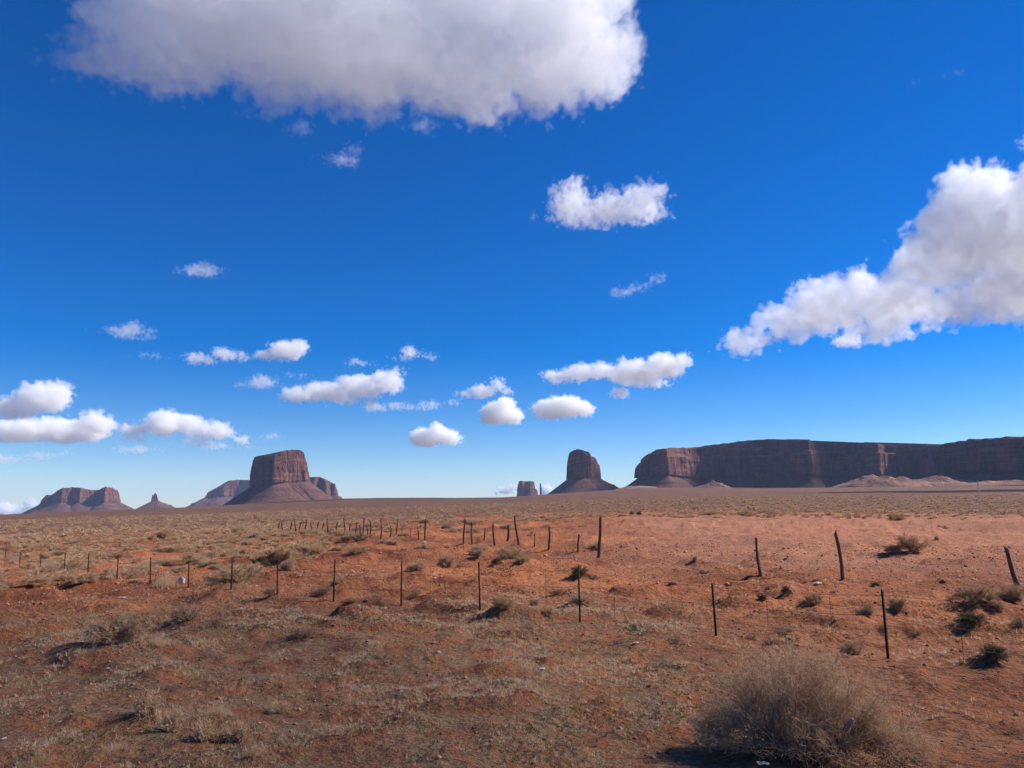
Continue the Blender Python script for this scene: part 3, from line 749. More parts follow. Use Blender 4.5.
# dry grass and weeds that nobody could count
def ground_cover():
    g = np.random.default_rng(12)
    n = 150000
    r = np.sqrt(g.uniform(4.5 ** 2, 34 ** 2, n)); a = g.uniform(-0.74, 0.74, n)
    x, y = r * np.sin(a), r * np.cos(a)
    grass = (1 - sstep(17, 26, r + 3 * fbm(x / 5, y / 5, seed=50))) * (1 - 0.8 * sstep(2.0, 6.0, x + 2 * fbm(x / 3, y / 3, seed=51)))
    cl = sstep(-0.25, 0.45, fbm(x / 0.9, y / 0.9, oct=3, seed=61) + 0.5 * fbm(x / 4, y / 4, seed=62))
    k = g.uniform(0, 1, n) < (grass * 0.8 + 0.06) * cl
    x, y, r = x[k], y[k], r[k]
    z = Z(x, y) - 0.005
    base = np.stack([x, y, z], -1)
    green = (fbm(x / 1.2, y / 1.2, oct=2, seed=63) - 0.02 * (r - 9) > 0.02) & (g.uniform(0, 1, len(x)) < 0.6)
    straw = ~green & (g.uniform(0, 1, len(x)) < 0.45); dull = ~green & ~straw
    for m_, mt, lab, nm, h, sp in ((green, M_GREEN, 'low grey green weeds patching the foreground', 'ground_weeds', 0.045, 1.4), (straw, M_STRAW, 'short dry straw grass over the red foreground', 'dry_grass', 0.06, 1.3), (dull, M_SAGE, 'matted dead grass over the red foreground', 'matted_grass', 0.05, 1.45)):
        b = base[m_]
        v, f = blades(g, b, 10, 1.0 * h * g.uniform(0.6, 1.6, len(b)) * (0.8 + r[m_] * 0.02), 0.0022 + 0.00022 * r[m_], sp)
        o = link(nm, mesh(nm, v, f, mt, False)); tag(o, lab, None, None, 'stuff')
    # loose clods and stones
    n = 16000; r = np.sqrt(g.uniform(5 ** 2, 45 ** 2, n)); a = g.uniform(-0.72, 0.72, n); x, y = r * np.sin(a), r * np.cos(a)
    s = g.lognormal(-4.1, 0.5, n) * (0.8 + r * 0.02)
    oc = np.array([(1, 0, 0), (0, 1, 0), (-1, 0, 0), (0, -1, 0), (0, 0, 0.8), (0, 0, -0.6)], float)
    of = np.array([(0, 1, 4), (1, 2, 4), (2, 3, 4), (3, 0, 4), (1, 0, 5), (2, 1, 5), (3, 2, 5), (0, 3, 5)])
    jit = g.uniform(0.6, 1.35, (n, 6, 1)); th = g.uniform(0, 6.28, n)
    q = oc[None] * jit * s[:, None, None]
    c, s_ = np.cos(th)[:, None], np.sin(th)[:, None]
    v = np.stack([q[..., 0] * c - q[..., 1] * s_ + x[:, None], q[..., 0] * s_ + q[..., 1] * c + y[:, None], q[..., 2] + Z(x, y)[:, None]], -1).reshape(-1, 3)
    f = (of[None] + (np.arange(n) * 6)[:, None, None]).reshape(-1, 3)
    m = N('clod_soil'); gp = m.n('NewGeometry')
    mt = m.done(m.mix(gp.outputs['Random Per Island'], (0.16, 0.06, 0.033), (0.40, 0.19, 0.11)), 0.95)
    tag(link('soil_clods', mesh('soil_clods', v, f, mt, False)), 'small red clods and stones strewn over the soil', None, None, 'stuff')
ground_cover()

# ------------------------------------------------------------------ steel post fence
def steel():
    m = N('weathered_green_steel'); gp = m.n('NewGeometry').outputs['Position']
    return m.done(m.mix(m.ramp(m.noise(gp, 9, 4), [(0.4, 0.0), (0.65, 1.0)]), (0.012, 0.011, 0.011), (0.035, 0.022, 0.017)), 0.75, spec=0.15)
M_STEEL = steel()
def wire_mat():
    m = N('fence_wire'); return m.done((0.10, 0.07, 0.055), 0.6, spec=0.4)
M_WIRE = wire_mat()

def box(x0, x1, y0, y1, z0, z1):
    v = np.array([(x, y, z) for z in (z0, z1) for x, y in ((x0, y0), (x1, y0), (x1, y1), (x0, y1))], float)
    f = np.array([(0, 3, 2, 1), (4, 5, 6, 7), (0, 1, 5, 4), (1, 2, 6, 5), (2, 3, 7, 6), (3, 0, 4, 7)])
    return v, f

def t_post_mesh(h):
    """T section: flange, web, climbing studs, splayed foot plate just in the soil"""
    P = [box(-0.022, 0.022, -0.005, 0.0, -0.35, h), box(-0.004, 0.004, 0.0003, 0.036, -0.35, h - 0.001)]
    z = 0.12
    while z < h - 0.03:
        P.append(box(-0.009, 0.009, -0.011, -0.0055, z, z + 0.014)); z += 0.055
    P.append(box(-0.05, 0.05, 0.0365, 0.0405, -0.2, -0.04))
    return merge(P)

TP = [(19.5, 554, 567), (40, 555, 572), (64, 556, 573), (88, 557.5, 574), (117, 558, 579), (150, 560.6, 584), (188, 561, 588), (231, 560, 590), (277, 560, 594), (333.5, 560.5, 601.6), (401, 562, 606), (480, 563.5, 611), (580, 567, 622.5), (716.5, 585, 636), (888.5, 592, 659)]
fence = link('wire_fence', None)
tag(fence, 'low wire fence on dark slim steel posts crossing the red ground, nearest fence', 'fence')
posts = []
for px, py0, py1 in TP:
    p, r = hit(px, py1); h = min(1.3, max(0.95, (py1 - py0) * r / F))
    posts.append((p, h))
fence.location = posts[0][0]; F0 = posts[0][0].copy()
for i, (p, h) in enumerate(posts):
    o = link('fence_post', mesh('fence_post', *t_post_mesh(h), M_STEEL, False), fence, p - F0)
    o.rotation_euler = (random.uniform(-0.02, 0.02), random.uniform(-0.03, 0.01), random.uniform(-0.3, 0.3) + 0.5)
# the fence runs on past the picture on both sides
e1 = posts[-1][0] * 1.0 + (posts[-1][0] - posts[-2][0]); e1.z = float(Z(e1.x, e1.y)); posts.append((e1, 1.1))
o = link('fence_post', mesh('fence_post', *t_post_mesh(1.1), M_STEEL, False), fence, e1 - F0)
e0 = posts[0][0] + (posts[0][0] - posts[1][0]); e0.z = float(Z(e0.x, e0.y)); posts.insert(0, (e0, 1.0))
o = link('fence_post', mesh('fence_post', *t_post_mesh(1.0), M_STEEL, False), fence, e0 - F0)
for fr_ in (0.34, 0.62, 0.93):
    cur = []
    for (pa, ha), (pb, hb) in zip(posts[:-1], posts[1:]):
        a = pa + Vector((0, -0.008, ha * fr_)); b = pb + Vector((0, -0.008, hb * fr_))
        t = np.linspace(0, 1, 9)[:, None]; c = np.array(a) * (1 - t) + np.array(b) * t; c[:, 2] -= 0.10 * 4 * (t[:, 0] * (1 - t[:, 0])) * random.uniform(0.2, 1)
        cur.append(c - np.array(F0))
    cur = np.array(cur)
    link('wire_strand', mesh('wire_strand', *tubes(cur, np.full(cur.shape[:2], 0.0038)), M_WIRE, False), fence)
for px, y0, y1 in ((430, 566, 600), (546, 570, 608), (614.6, 585, 618), (672, 588, 610), (768, 602, 625), (832.5, 598, 640), (963.8, 622, 663)):
    p, r = hit(px, y1); h = (y1 - y0) * r / F
    c = np.array([[(0, 0, -0.1), (0.005, 0, h * 0.5), (0, 0, h)]])
    link('wire_stay', mesh('wire_stay', *tubes(c, np.full((1, 3), 0.0042), 5), M_WIRE, False), fence, p - F0)

# ------------------------------------------------------------------ old wooden posts
def wood():
    m = N('weathered_wood'); tc = m.n('TexCoord').outputs['Object']
    gr = m.noise(m.mapping(tc, (1, 1, 0.08)), 60, 5, 0.7)
    c = m.mix(m.ramp(gr, [(0.35, 0.0), (0.65, 1.0)]), (0.055, 0.032, 0.022), (0.17, 0.105, 0.075))
    return m.done(c, 0.9, gr, 0.8, 0.01)
M_WOOD = wood()
def log_mesh(h, r0, seed, crook):
    g = np.random.default_rng(seed); K, S = 13, 12
    t = np.linspace(0, 1, K); ph = g.uniform(0, 6.28)
    cx = crook * (np.sin(t * 3.3 + ph) - math.sin(ph)) ; cyy = crook * 0.6 * (np.cos(t * 2.6 + ph) - math.cos(ph))
    th = np.arange(S) / S * 2 * math.pi
    v = []
    for k in range(K):
        rad = r0 * (1.1 - 0.3 * t[k]) * (1 + 0.16 * vnoise(np.cos(th) * 1.6 + 5, np.sin(th) * 1.6 + 5, np.full(S, t[k] * 5), seed))
        z = -0.25 + (h + 0.25) * t[k]
        top = (0.05 * h * np.cos(th + ph)) if k == K - 1 else 0
        v.append(np.stack([cx[k] + np.cos(th) * rad, cyy[k] + np.sin(th) * rad, z + top + 0 * th], -1))
    v = np.concatenate(v + [np.array([[cx[-1], cyy[-1], h - 0.005]])])
    i = np.arange(K - 1)[:, None]; j = np.arange(S)[None]; j2 = (j + 1) % S
    q = np.stack([i * S + j, i * S + j2, (i + 1) * S + j2, (i + 1) * S + j], -1).reshape(-1, 4)
    c = len(v) - 1; jj = np.arange(S); b = (K - 1) * S
    me = bpy.data.meshes.new('wooden_post')
    me.from_pydata(v.tolist(), [], [tuple(map(int, a)) for a in q] + [(b + int(a), b + (int(a) + 1) % S, c) for a in jj]); me.materials.append(M_WOOD)
    return me

WP = [
 (1018, 585, 547, 5.5, 'thick split wooden post leaning left at the right edge', 1.0, -0.27),
 (842, 579, 533, 4.6, 'tall crooked wooden post standing alone on the pale flat', 1.0, -0.09),
 (761, 575, 540, 4, 'slim wooden post leaning slightly left of the tall crooked one', 1.0, -0.01),
 (598.5, 558, 519, 4.2, 'tallest straight wooden post in the middle, right end of the far cluster', 1.0, 0.0),
 (579, 553, 535, 3, 'short wooden post just left of the tallest straight one', 1, 0.0),
 (548, 550, 528, 2.8, 'slim wooden post between the tallest one and the leaning tall one', 1, 0.02),
 (534, 547, 535, 1.6, 'thin stub of a post beside the slim wooden post', 1, 0.0),
 (519, 544.5, 517, 3.0, 'tall wooden post leaning left above the largest grey sagebrush', 1, -0.07),
 (507, 540, 525, 3.2, 'stout wooden post left of the leaning tall one', 1, 0.05),
 (495, 546, 525.5, 3.0, 'stout dark wooden post above the left end of the largest sagebrush', 1, 0.02),
 (484, 540, 528, 1.8, 'small wooden post between two pairs of taller ones', 1, 0.0),
 (472.8, 544, 523.5, 2.4, 'wooden post right of its tall twin above the upright sagebrush', 1, -0.02),
 (464, 544, 519.8, 2.6, 'tall wooden post, left of its twin above the upright sagebrush', 1, 0.02),
 (425, 539.5, 519.5, 2.2, 'wooden post topped dark, right of a shorter one on the orange sand', 1, -0.04),
 (418.5, 540, 528, 1.6, 'shorter wooden post left of the dark topped one', 1, 0),
 (410, 537, 528, 1.2, 'thin stick post left of the shorter wooden post', 1, 0),
 (401.5, 535.5, 527, 1.2, 'very small stick post near the middle left of the far row', 1, 0),
 (396, 534, 520.5, 2.0, 'wooden post right of the one above the orange sand mound', 1, 0),
 (380.5, 541, 519.5, 2.0, 'tall slim wooden post above the left orange sand mound', 1, 0),
]
for k, (px, yb, yt, wpx, lab, hs_, lean) in enumerate(WP):
    p, r = hit(px, yb); h = (yb - yt) * r / F; rad = max(0.025, wpx * 0.78 * r / F / 2)
    o = link('wooden_post', log_mesh(h, rad, 200 + k, rad * 0.9), None, p)
    o.rotation_euler = (0, lean, random.uniform(-0.1, 0.1)); tag(o, lab, 'post', 'old wooden fence posts')
far = [(278, 529, 522), (283, 530, 521), (290, 531, 522), (296, 531, 520), (300, 530, 523), (305, 532, 520), (311, 531, 523), (317, 531, 522), (322, 531, 523), (328, 532, 520), (337, 532, 522), (345, 533, 518.5), (350, 534, 524), (356, 535, 522), (359.5, 536, 526), (362.5, 535, 519), (367, 535, 525), (370, 535, 520), (390, 536, 526)]
for k, (px, yb, yt) in enumerate(far):
    p, r = hit(px, yb); h = min(2.2, (yb - yt) * r / F); rad = min(0.12, 1.5 * r / F / 2)
    o = link('wooden_post', log_mesh(h, rad, 300 + k, rad), None, p); o.rotation_euler = (0, random.uniform(-0.05, 0.05), 0)
    tag(o, 'short weathered post in the crowded far row right of the tall square butte', 'post', 'far row of crowded posts')

# pale slim pole far off at right, and two dark junipers
def far_pole():
    p, r = hit(979.5, 499); h = 17 * r / F; 
    m = N('pale_pole'); mt = m.done((0.60, 0.55, 0.50), 0.7)
    K = np.array([[(0, 0, -0.5), (0, 0, h / 2), (0, 0, h)]])
    o = link('marker_pole', None, None, p); tag(o, 'thin pale pole far off below the long dark mesa at right', 'pole')
    link('mast', mesh('mast', *tubes(K, np.array([[0.0006, 0.0006, 0.0005]]) * r, 8), mt, True), o)
    link('cap', mesh('cap', *tubes(np.array([[(0, 0, h + 0.005), (0, 0, h + 0.06), (0, 0, h + 0.12)]]), np.array([[0.0008, 0.0008, 0.0003]]) * r, 8), mt, True), o)
far_pole()
shrub_px(631.5, 514.5, 7, 5, 'olive', 'left of two dark junipers side by side on the far plain', 'juniper', 'juniper', 'pair of dark junipers')
shrub_px(639, 514.5, 7.5, 5.5, 'olive', 'right of two dark junipers side by side on the far plain', 'juniper', 'juniper', 'pair of dark junipers')

# ------------------------------------------------------------------ litter
def plain(name, col, rough=0.5):
    m = N(name); return m.done(col, rough)
M_PAPER = plain('white_litter', (0.42, 0.39, 0.36), 0.8); M_LILAC = plain('lilac_litter', (0.30, 0.28, 0.45)); M_BLUE = plain('blue_print', (0.10, 0.32, 0.55))
def crumple(w, d, h, seed, nx=12, ny=9):
    g = np.random.default_rng(seed); u, v = np.meshgrid(np.linspace(-1, 1, nx), np.linspace(-1, 1, ny))
    x = u * w / 2 * (1 + 0.2 * fbm(u * 2 + seed, v * 2, seed=seed)); y = v * d / 2 * (1 + 0.2 * fbm(u * 2, v * 2 + seed, seed=seed + 1))
    z = h * (0.45 + 0.55 * fbm(u * 1.6 + seed, v * 1.6, oct=3, seed=seed + 2, billow=True)) * (1 - 0.4 * np.maximum(np.abs(u), np.abs(v)))
    top = np.stack([x, y, z], -1).reshape(-1, 3); bot = top - [0, 0, 0.004]
    n = nx * ny; i = np.arange(ny - 1)[:, None]; j = np.arange(nx - 1)[None]
    q = np.stack([i * nx + j, i * nx + j + 1, (i + 1) * nx + j + 1, (i + 1) * nx + j], -1).reshape(-1, 4)
    rim = list(range(nx)) + [nx - 1 + nx * k for k in range(1, ny)] + [n - 1 - k for k in range(1, nx)] + [nx * (ny - 1 - k) for k in range(1, ny - 1)]
    rim = np.array(rim); r2 = np.roll(rim, -1)
    return np.concatenate([top, bot]), np.concatenate([q, q[:, ::-1] + n, np.stack([rim, rim + n, r2 + n, r2], -1)])
LIT = [(122, 598.5, 7, 0, 'white flat scrap on the bare ground left of the steel fence', M_PAPER), (108, 670, 3, 0, 'tiny white scrap in the grass below the brown tumbleweed', M_PAPER),
       (434, 643.5, 4, 0, 'small white scrap above the lilac scrap in the middle foreground', M_PAPER), (438.5, 653, 5, 0, 'small lilac scrap in the middle foreground', M_LILAC),
       (542, 670, 6, 0, 'thin white scrap in the grass right of the lilac scrap', M_PAPER), (636, 644, 6, 0, 'faded white scrap left of the fourteenth steel post', M_PAPER),
       (818, 584, 7, 0, 'white scrap lying below the tall crooked wooden post', M_PAPER), (886, 669, 4, 0, 'small white scrap at the foot of the last steel post', M_PAPER),
       (300, 577, 3, 0, 'tiny white scrap between the ninth and tenth steel posts', M_PAPER), (4, 740, 4, 0, 'small white scrap at the left edge low down', M_PAPER),
       (425, 543.5, 4, 0, 'white scrap on the orange sand under the dark topped wooden post', M_PAPER)]
for k, (px, py, wp, _, lab, mt) in enumerate(LIT):
    p, r = hit(px, py); kk = r / F
    o = link('litter_scrap', mesh('litter_scrap', *crumple(wp * kk, wp * kk * 0.8, max(0.02, 2.2 * kk), k + 1), mt, True), None, p + Vector((0, 0, 0.01))); o.rotation_euler = (0, 0, k * 0.8)
    tag(o, lab, 'litter', 'litter')

def plastic_bag():
    p, r = hit(181, 586); kk = r / F
    o = link('plastic_bag', None, None, p + Vector((0, 0, 0.08))); tag(o, 'white plastic bag with blue print caught against a straw shrub', 'bag')
    g = np.random.default_rng(3); n, S = 10, 18
    t = np.linspace(0, 1, n); th = np.arange(S) / S * 2 * math.pi
    w = 0.11 * np.sin(np.clip(t * 1.05 + 0.12, 0, 1) * math.pi) ** 0.6 + 0.02
    V = [np.stack([np.cos(th) * w[k] * (1 + 0.25 * vnoise(np.cos(th) * 2 + k * .4, np.sin(th) * 2, seed=5)), np.sin(th) * w[k] * 0.7 * (1 + 0.25 * vnoise(np.cos(th) * 2, np.sin(th) * 2 + k * .4, seed=6)), np.full(S, t[k] * 0.27)], -1) for k in range(n)]
    V = np.concatenate(V); i = np.arange(n - 1)[:, None]; j = np.arange(S)[None]; j2 = (j + 1) % S
    q = np.stack([i * S + j, i * S + j2, (i + 1) * S + j2, (i + 1) * S + j], -1).reshape(-1, 4)
    link('bag_body', mesh('bag_body', V, q, M_PAPER, False), o)
    k0 = 5
    band = V.reshape(n, S, 3)[k0:k0 + 3, 9:17].copy(); cc = band.mean(1, keepdims=True) * [0, 0, 1]; band[..., :2] *= 1.04
    i = np.arange(2)[:, None]; j = np.arange(7)[None]
    link('blue_print', mesh('blue_print', band.reshape(-1, 3), np.stack([i * 8 + j, i * 8 + j + 1, (i + 1) * 8 + j + 1, (i + 1) * 8 + j], -1).reshape(-1, 4), M_BLUE, False), o)
    for s_ in (-1, 1):
        tt = np.linspace(0, math.pi, 9); c = np.stack([s_ * 0.05 + 0.045 * np.cos(tt), 0 * tt, 0.26 + 0.07 * np.sin(tt)], -1)[None]
        link('handle', mesh('handle', *tubes(c, np.full((1, 9), 0.008), 5), M_PAPER, True), o)
plastic_bag()

def bottle():
    m = N('cloudy_plastic'); b = m.n('BsdfPrincipled'); b.inputs['Base Color'].default_value = (0.20, 0.17, 0.14, 1); b.inputs['Roughness'].default_value = 0.45; b.inputs['Transmission Weight'].default_value = 0.2
    m.l(b.outputs[0], m.out.inputs['Surface'])
    loc = BUSH + BSIDE * 0.40 - BD * 0.40 ; loc.z = float(Z(loc.x, loc.y)) + 0.20
    o = link('plastic_bottle', None, None, loc); tag(o, 'cloudy clear plastic bottle lodged in the huge foreground bush', 'bottle'); o.rotation_euler = (0.5, 0.35, 0.4); o.scale = (0.85, 0.85, 0.85)
    prof = [(0.0, 0.0), (0.026, 0.002), (0.03, 0.012), (0.028, 0.05), (0.03, 0.07), (0.028, 0.09), (0.03, 0.115), (0.028, 0.135), (0.013, 0.165), (0.0125, 0.178), (0.0, 0.179)]
    S = 20; th = np.arange(S) / S * 2 * math.pi
    V = np.concatenate([np.stack([np.cos(th) * a, np.sin(th) * a, np.full(S, z)], -1) for a, z in prof]); i = np.arange(len(prof) - 1)[:, None]; j = np.arange(S)[None]; j2 = (j + 1) % S
    link('bottle_body', mesh('bottle_body', V, np.stack([i * S + j, i * S + j2, (i + 1) * S + j2, (i + 1) * S + j], -1).reshape(-1, 4), m.m, True), o)
    prof = [(0.0, 0.1795), (0.0155, 0.1795), (0.0155, 0.196), (0.0, 0.197)]
    V = np.concatenate([np.stack([np.cos(th) * a, np.sin(th) * a, np.full(S, z)], -1) for a, z in prof]); i = np.arange(len(prof) - 1)[:, None]
    link('cap', mesh('cap', V, np.stack([i * S + j, i * S + j2, (i + 1) * S + j2, (i + 1) * S + j], -1).reshape(-1, 4), M_PAPER, True), o)
bottle()
p_ = BUSH - BSIDE * 0.42 - BD * 0.80; p_.z = float(Z(p_.x, p_.y)) + 0.05
o = link('litter_scrap', mesh('litter_scrap', *crumple(0.11, 0.09, 0.06, 44), M_PAPER, True), None, p_); tag(o, 'white crumpled scrap under the left side of the huge foreground bush', 'litter', 'litter')

# ------------------------------------------------------------------ clouds (real volumes above the haze)
def cloud_material():
    m = N('cloud_vapour'); pv = m.n('VolumePrincipled')
    pv.inputs['Density'].default_value = 1.0
    pv.inputs['Density Attribute'].default_value = 'density'
    pv.inputs['Color'].default_value = (0.999, 0.998, 0.998, 1)
    pv.inputs['Anisotropy'].default_value = 0.1
    m.l(pv.outputs[0], m.out.inputs['Volume'])
    return m.m
CLOUD = cloud_material()

def cloud_nodes(lo, hi, res, B, zr, dys, s, fine, rough, sharp, dens, thin, seed, base=None):
    """the puffs of one cloud as a density field in the cloud's own frame (metres)"""
    g = bpy.data.node_groups.new('cloud_volume', 'GeometryNodeTree')
    g.interface.new_socket('Geometry', in_out='INPUT', socket_type='NodeSocketGeometry')
    g.interface.new_socket('Geometry', in_out='OUTPUT', socket_type='NodeSocketGeometry')
    n = g.nodes; L = g.links.new
    go = n.new('NodeGroupOutput'); n.new('NodeGroupInput')
    def M(op, a, b=0.0, c=0.0):
        nd = n.new('ShaderNodeMath'); nd.operation = op
        for i, v in enumerate((a, b, c)):
            if isinstance(v, (int, float)): nd.inputs[i].default_value = v
            else: L(v, nd.inputs[i])
        return nd.outputs[0]
    def V(op, a, b):
        nd = n.new('ShaderNodeVectorMath'); nd.operation = op
        for i, v in enumerate((a, b)):
            if isinstance(v, tuple): nd.inputs[i].default_value = v
            else: L(v, nd.inputs[i])
        return nd
    vc = n.new('GeometryNodeVolumeCube')
    vc.inputs['Min'].default_value = lo; vc.inputs['Max'].default_value = hi
    for a, r in zip('XYZ', res): vc.inputs['Resolution ' + a].default_value = r
    pos = V('MULTIPLY', n.new('GeometryNodeInputPosition').outputs[0], (1 / s, 1 / s, 1 / s)).outputs[0]   # in cloud units
    off = V('ADD', pos, (seed * 37.7, seed * 11.3, 5.0)).outputs[0]
    def noise(scale, detail, r):
        nd = n.new('ShaderNodeTexNoise'); L(off, nd.inputs['Vector']); nd.inputs['Scale'].default_value = scale
        nd.inputs['Detail'].default_value = detail; nd.inputs['Roughness'].default_value = r
        return nd.outputs[0]
    wob = n.new('ShaderNodeTexNoise'); L(off, wob.inputs['Vector']); wob.inputs['Scale'].default_value = 1 / (fine * 1.2); wob.inputs['Detail'].default_value = 3
    wv = V('SUBTRACT', wob.outputs['Color'], (0.5, 0.5, 0.5)).outputs[0]
    wp = V('ADD', pos, V('MULTIPLY', wv, (fine * 1.1, fine * 1.1, fine * 0.9)).outputs[0]).outputs[0]
    f = None
    for (bx, by, rx, ry), rz, dy in zip(B, zr, dys):
        q = V('MULTIPLY', V('SUBTRACT', wp, (bx, dy, by)).outputs[0], (1 / rx, 1 / rz, 1 / ry))
        ln = V('LENGTH', q.outputs[0], (0.0, 0.0, 0.0)).outputs['Value']
        e = M('MULTIPLY', M('SUBTRACT', 1.0, ln), min(rx, ry) / fine)
        f = e if f is None else M('SMOOTH_MAX', f, e, 0.12)
    if base is not None:
        sx = n.new('ShaderNodeSeparateXYZ'); L(wp, sx.inputs[0])
        f = M('SUBTRACT', f, M('MAXIMUM', M('MULTIPLY', M('SUBTRACT', base, sx.outputs[2]), 2.2 / fine), 0.0))
    vo = n.new('ShaderNodeTexVoronoi'); vo.feature = 'F1'; vo.inputs['Scale'].default_value = 1 / (fine * 0.75)
    vo.inputs['Detail'].default_value = 1.0; vo.inputs['Roughness'].default_value = 0.55; vo.normalize = False
    L(V('ADD', off, V('MULTIPLY', wv, (fine * 1.2, fine * 1.2, fine)).outputs[0]).outputs[0], vo.inputs['Vector'])
    bil = M('SUBTRACT', 0.55, vo.outputs['Distance'])
    no = M('MULTIPLY', M('SUBTRACT', noise(1 / (fine * 1.6), 8, 0.68), 0.5), 2.6)
    no = M('ADD', no, M('MULTIPLY', M('SUBTRACT', noise(1 / (fine * 4.0), 2, 0.5), 0.5), 2.4))
    d = M('ADD', f, M('MULTIPLY', M('ADD', M('MULTIPLY', no, 0.6), M('MULTIPLY', bil, 0.8)), rough))
    d = M('MULTIPLY', M('SUBTRACT', d, 0.25), sharp)
    d = M('MINIMUM', M('MAXIMUM', d, 0.0), 1.0)
    if thin: 
        th = M('MULTIPLY', M('SUBTRACT', noise(1 / (fine * 0.7), 4, 0.7), 0.5 - 0.25 * (1 - thin)), 6.0)
        d = M('MULTIPLY', d, M('MINIMUM', M('MAXIMUM', th, 0.0), 1.0))
    L(M('MULTIPLY', d, dens), vc.inputs['Density'])
    sm = n.new('GeometryNodeSetMaterial'); sm.inputs['Material'].default_value = CLOUD
    L(vc.outputs[0], sm.inputs[0]); L(sm.outputs[0], go.inputs[0])
    return g

def cloud(D, blobs, label, seed=0, dens=0.02, rough=0.55, sharp=5.0, vox=1.6, depth=1.0, group=None, place=None, fine=10.0, thin=0.0):
    """blobs: (px, py, rx, ry) puffs of one cloud at distance D; they become metres in the cloud's own frame"""
    s = D / F
    B = np.array([b[:4] for b in blobs], float); YO = [b[4] if len(b) > 4 else None for b in blobs]
    cx = (B[:, 0] - B[:, 2]).min() / 2 + (B[:, 0] + B[:, 2]).max() / 2; cyy = (B[:, 1] - B[:, 3]).min() / 2 + (B[:, 1] + B[:, 3]).max() / 2
    if place is None:
        d = ray(cx, cyy); d = d / np.linalg.norm(d); c = np.array([0, 0, CAMZ]) + d * D
        az = math.atan2(d[0], d[1])
    else: c = np.array(place, float); az = 0
    m = fine * 0.8 + 2
    hw = (B[:, 0] + B[:, 2]).max() - cx + m; hh = (B[:, 1] + B[:, 3]).max() - cyy + m
    zr = np.maximum(B[:, 3] * 1.3, B[:, 2] * 0.55) * depth
    if YO[0] is not None: zr = np.full(len(B), 44.0)
    hd = zr.max() + m + (max(-y for y in YO) if YO[0] is not None else 0)
    lo = (-hw * s, -hd * s, -hh * s); hi = (hw * s, hd * s, hh * s)
    if place is None and hw < 90: vox = min(vox, 1.0)
    res = tuple(int(max(8, 2 * a / v)) for a, v in zip((hw, hd, hh), (vox, vox * 2.2, vox)))
    rng = np.random.default_rng(seed)
    dys = rng.uniform(-0.25, 0.25, len(B)) * zr
    if YO[0] is not None: dys = np.array(YO)
    B2 = B.copy(); B2[:, 0] -= cx; B2[:, 1] = -(B[:, 1] - cyy)
    flat = float(np.min(B2[:, 1] - B2[:, 3] * 0.72)) if (place is None and B[:, 2].max() < 40) else None
    if place is None: rough = min(1.35, max(0.85, rough * 1.35))
    if place is None and hw < 90: fine *= 0.8; rough *= 1.25; sharp *= 1.4
    vol = bpy.data.volumes.new('cloud'); vol.materials.append(CLOUD)
    o = link('cloud', vol, None, tuple(c)); o.rotation_euler = (0, 0, -az)
    md = o.modifiers.new('vapour', 'NODES')
    md.node_group = cloud_nodes(lo, hi, res, [tuple(map(float, b)) for b in B2], [float(z) for z in zr], [float(v) for v in dys], s, fine, rough, sharp, dens, thin, seed, flat)
    tag(o, label, 'cloud', group)
    return o

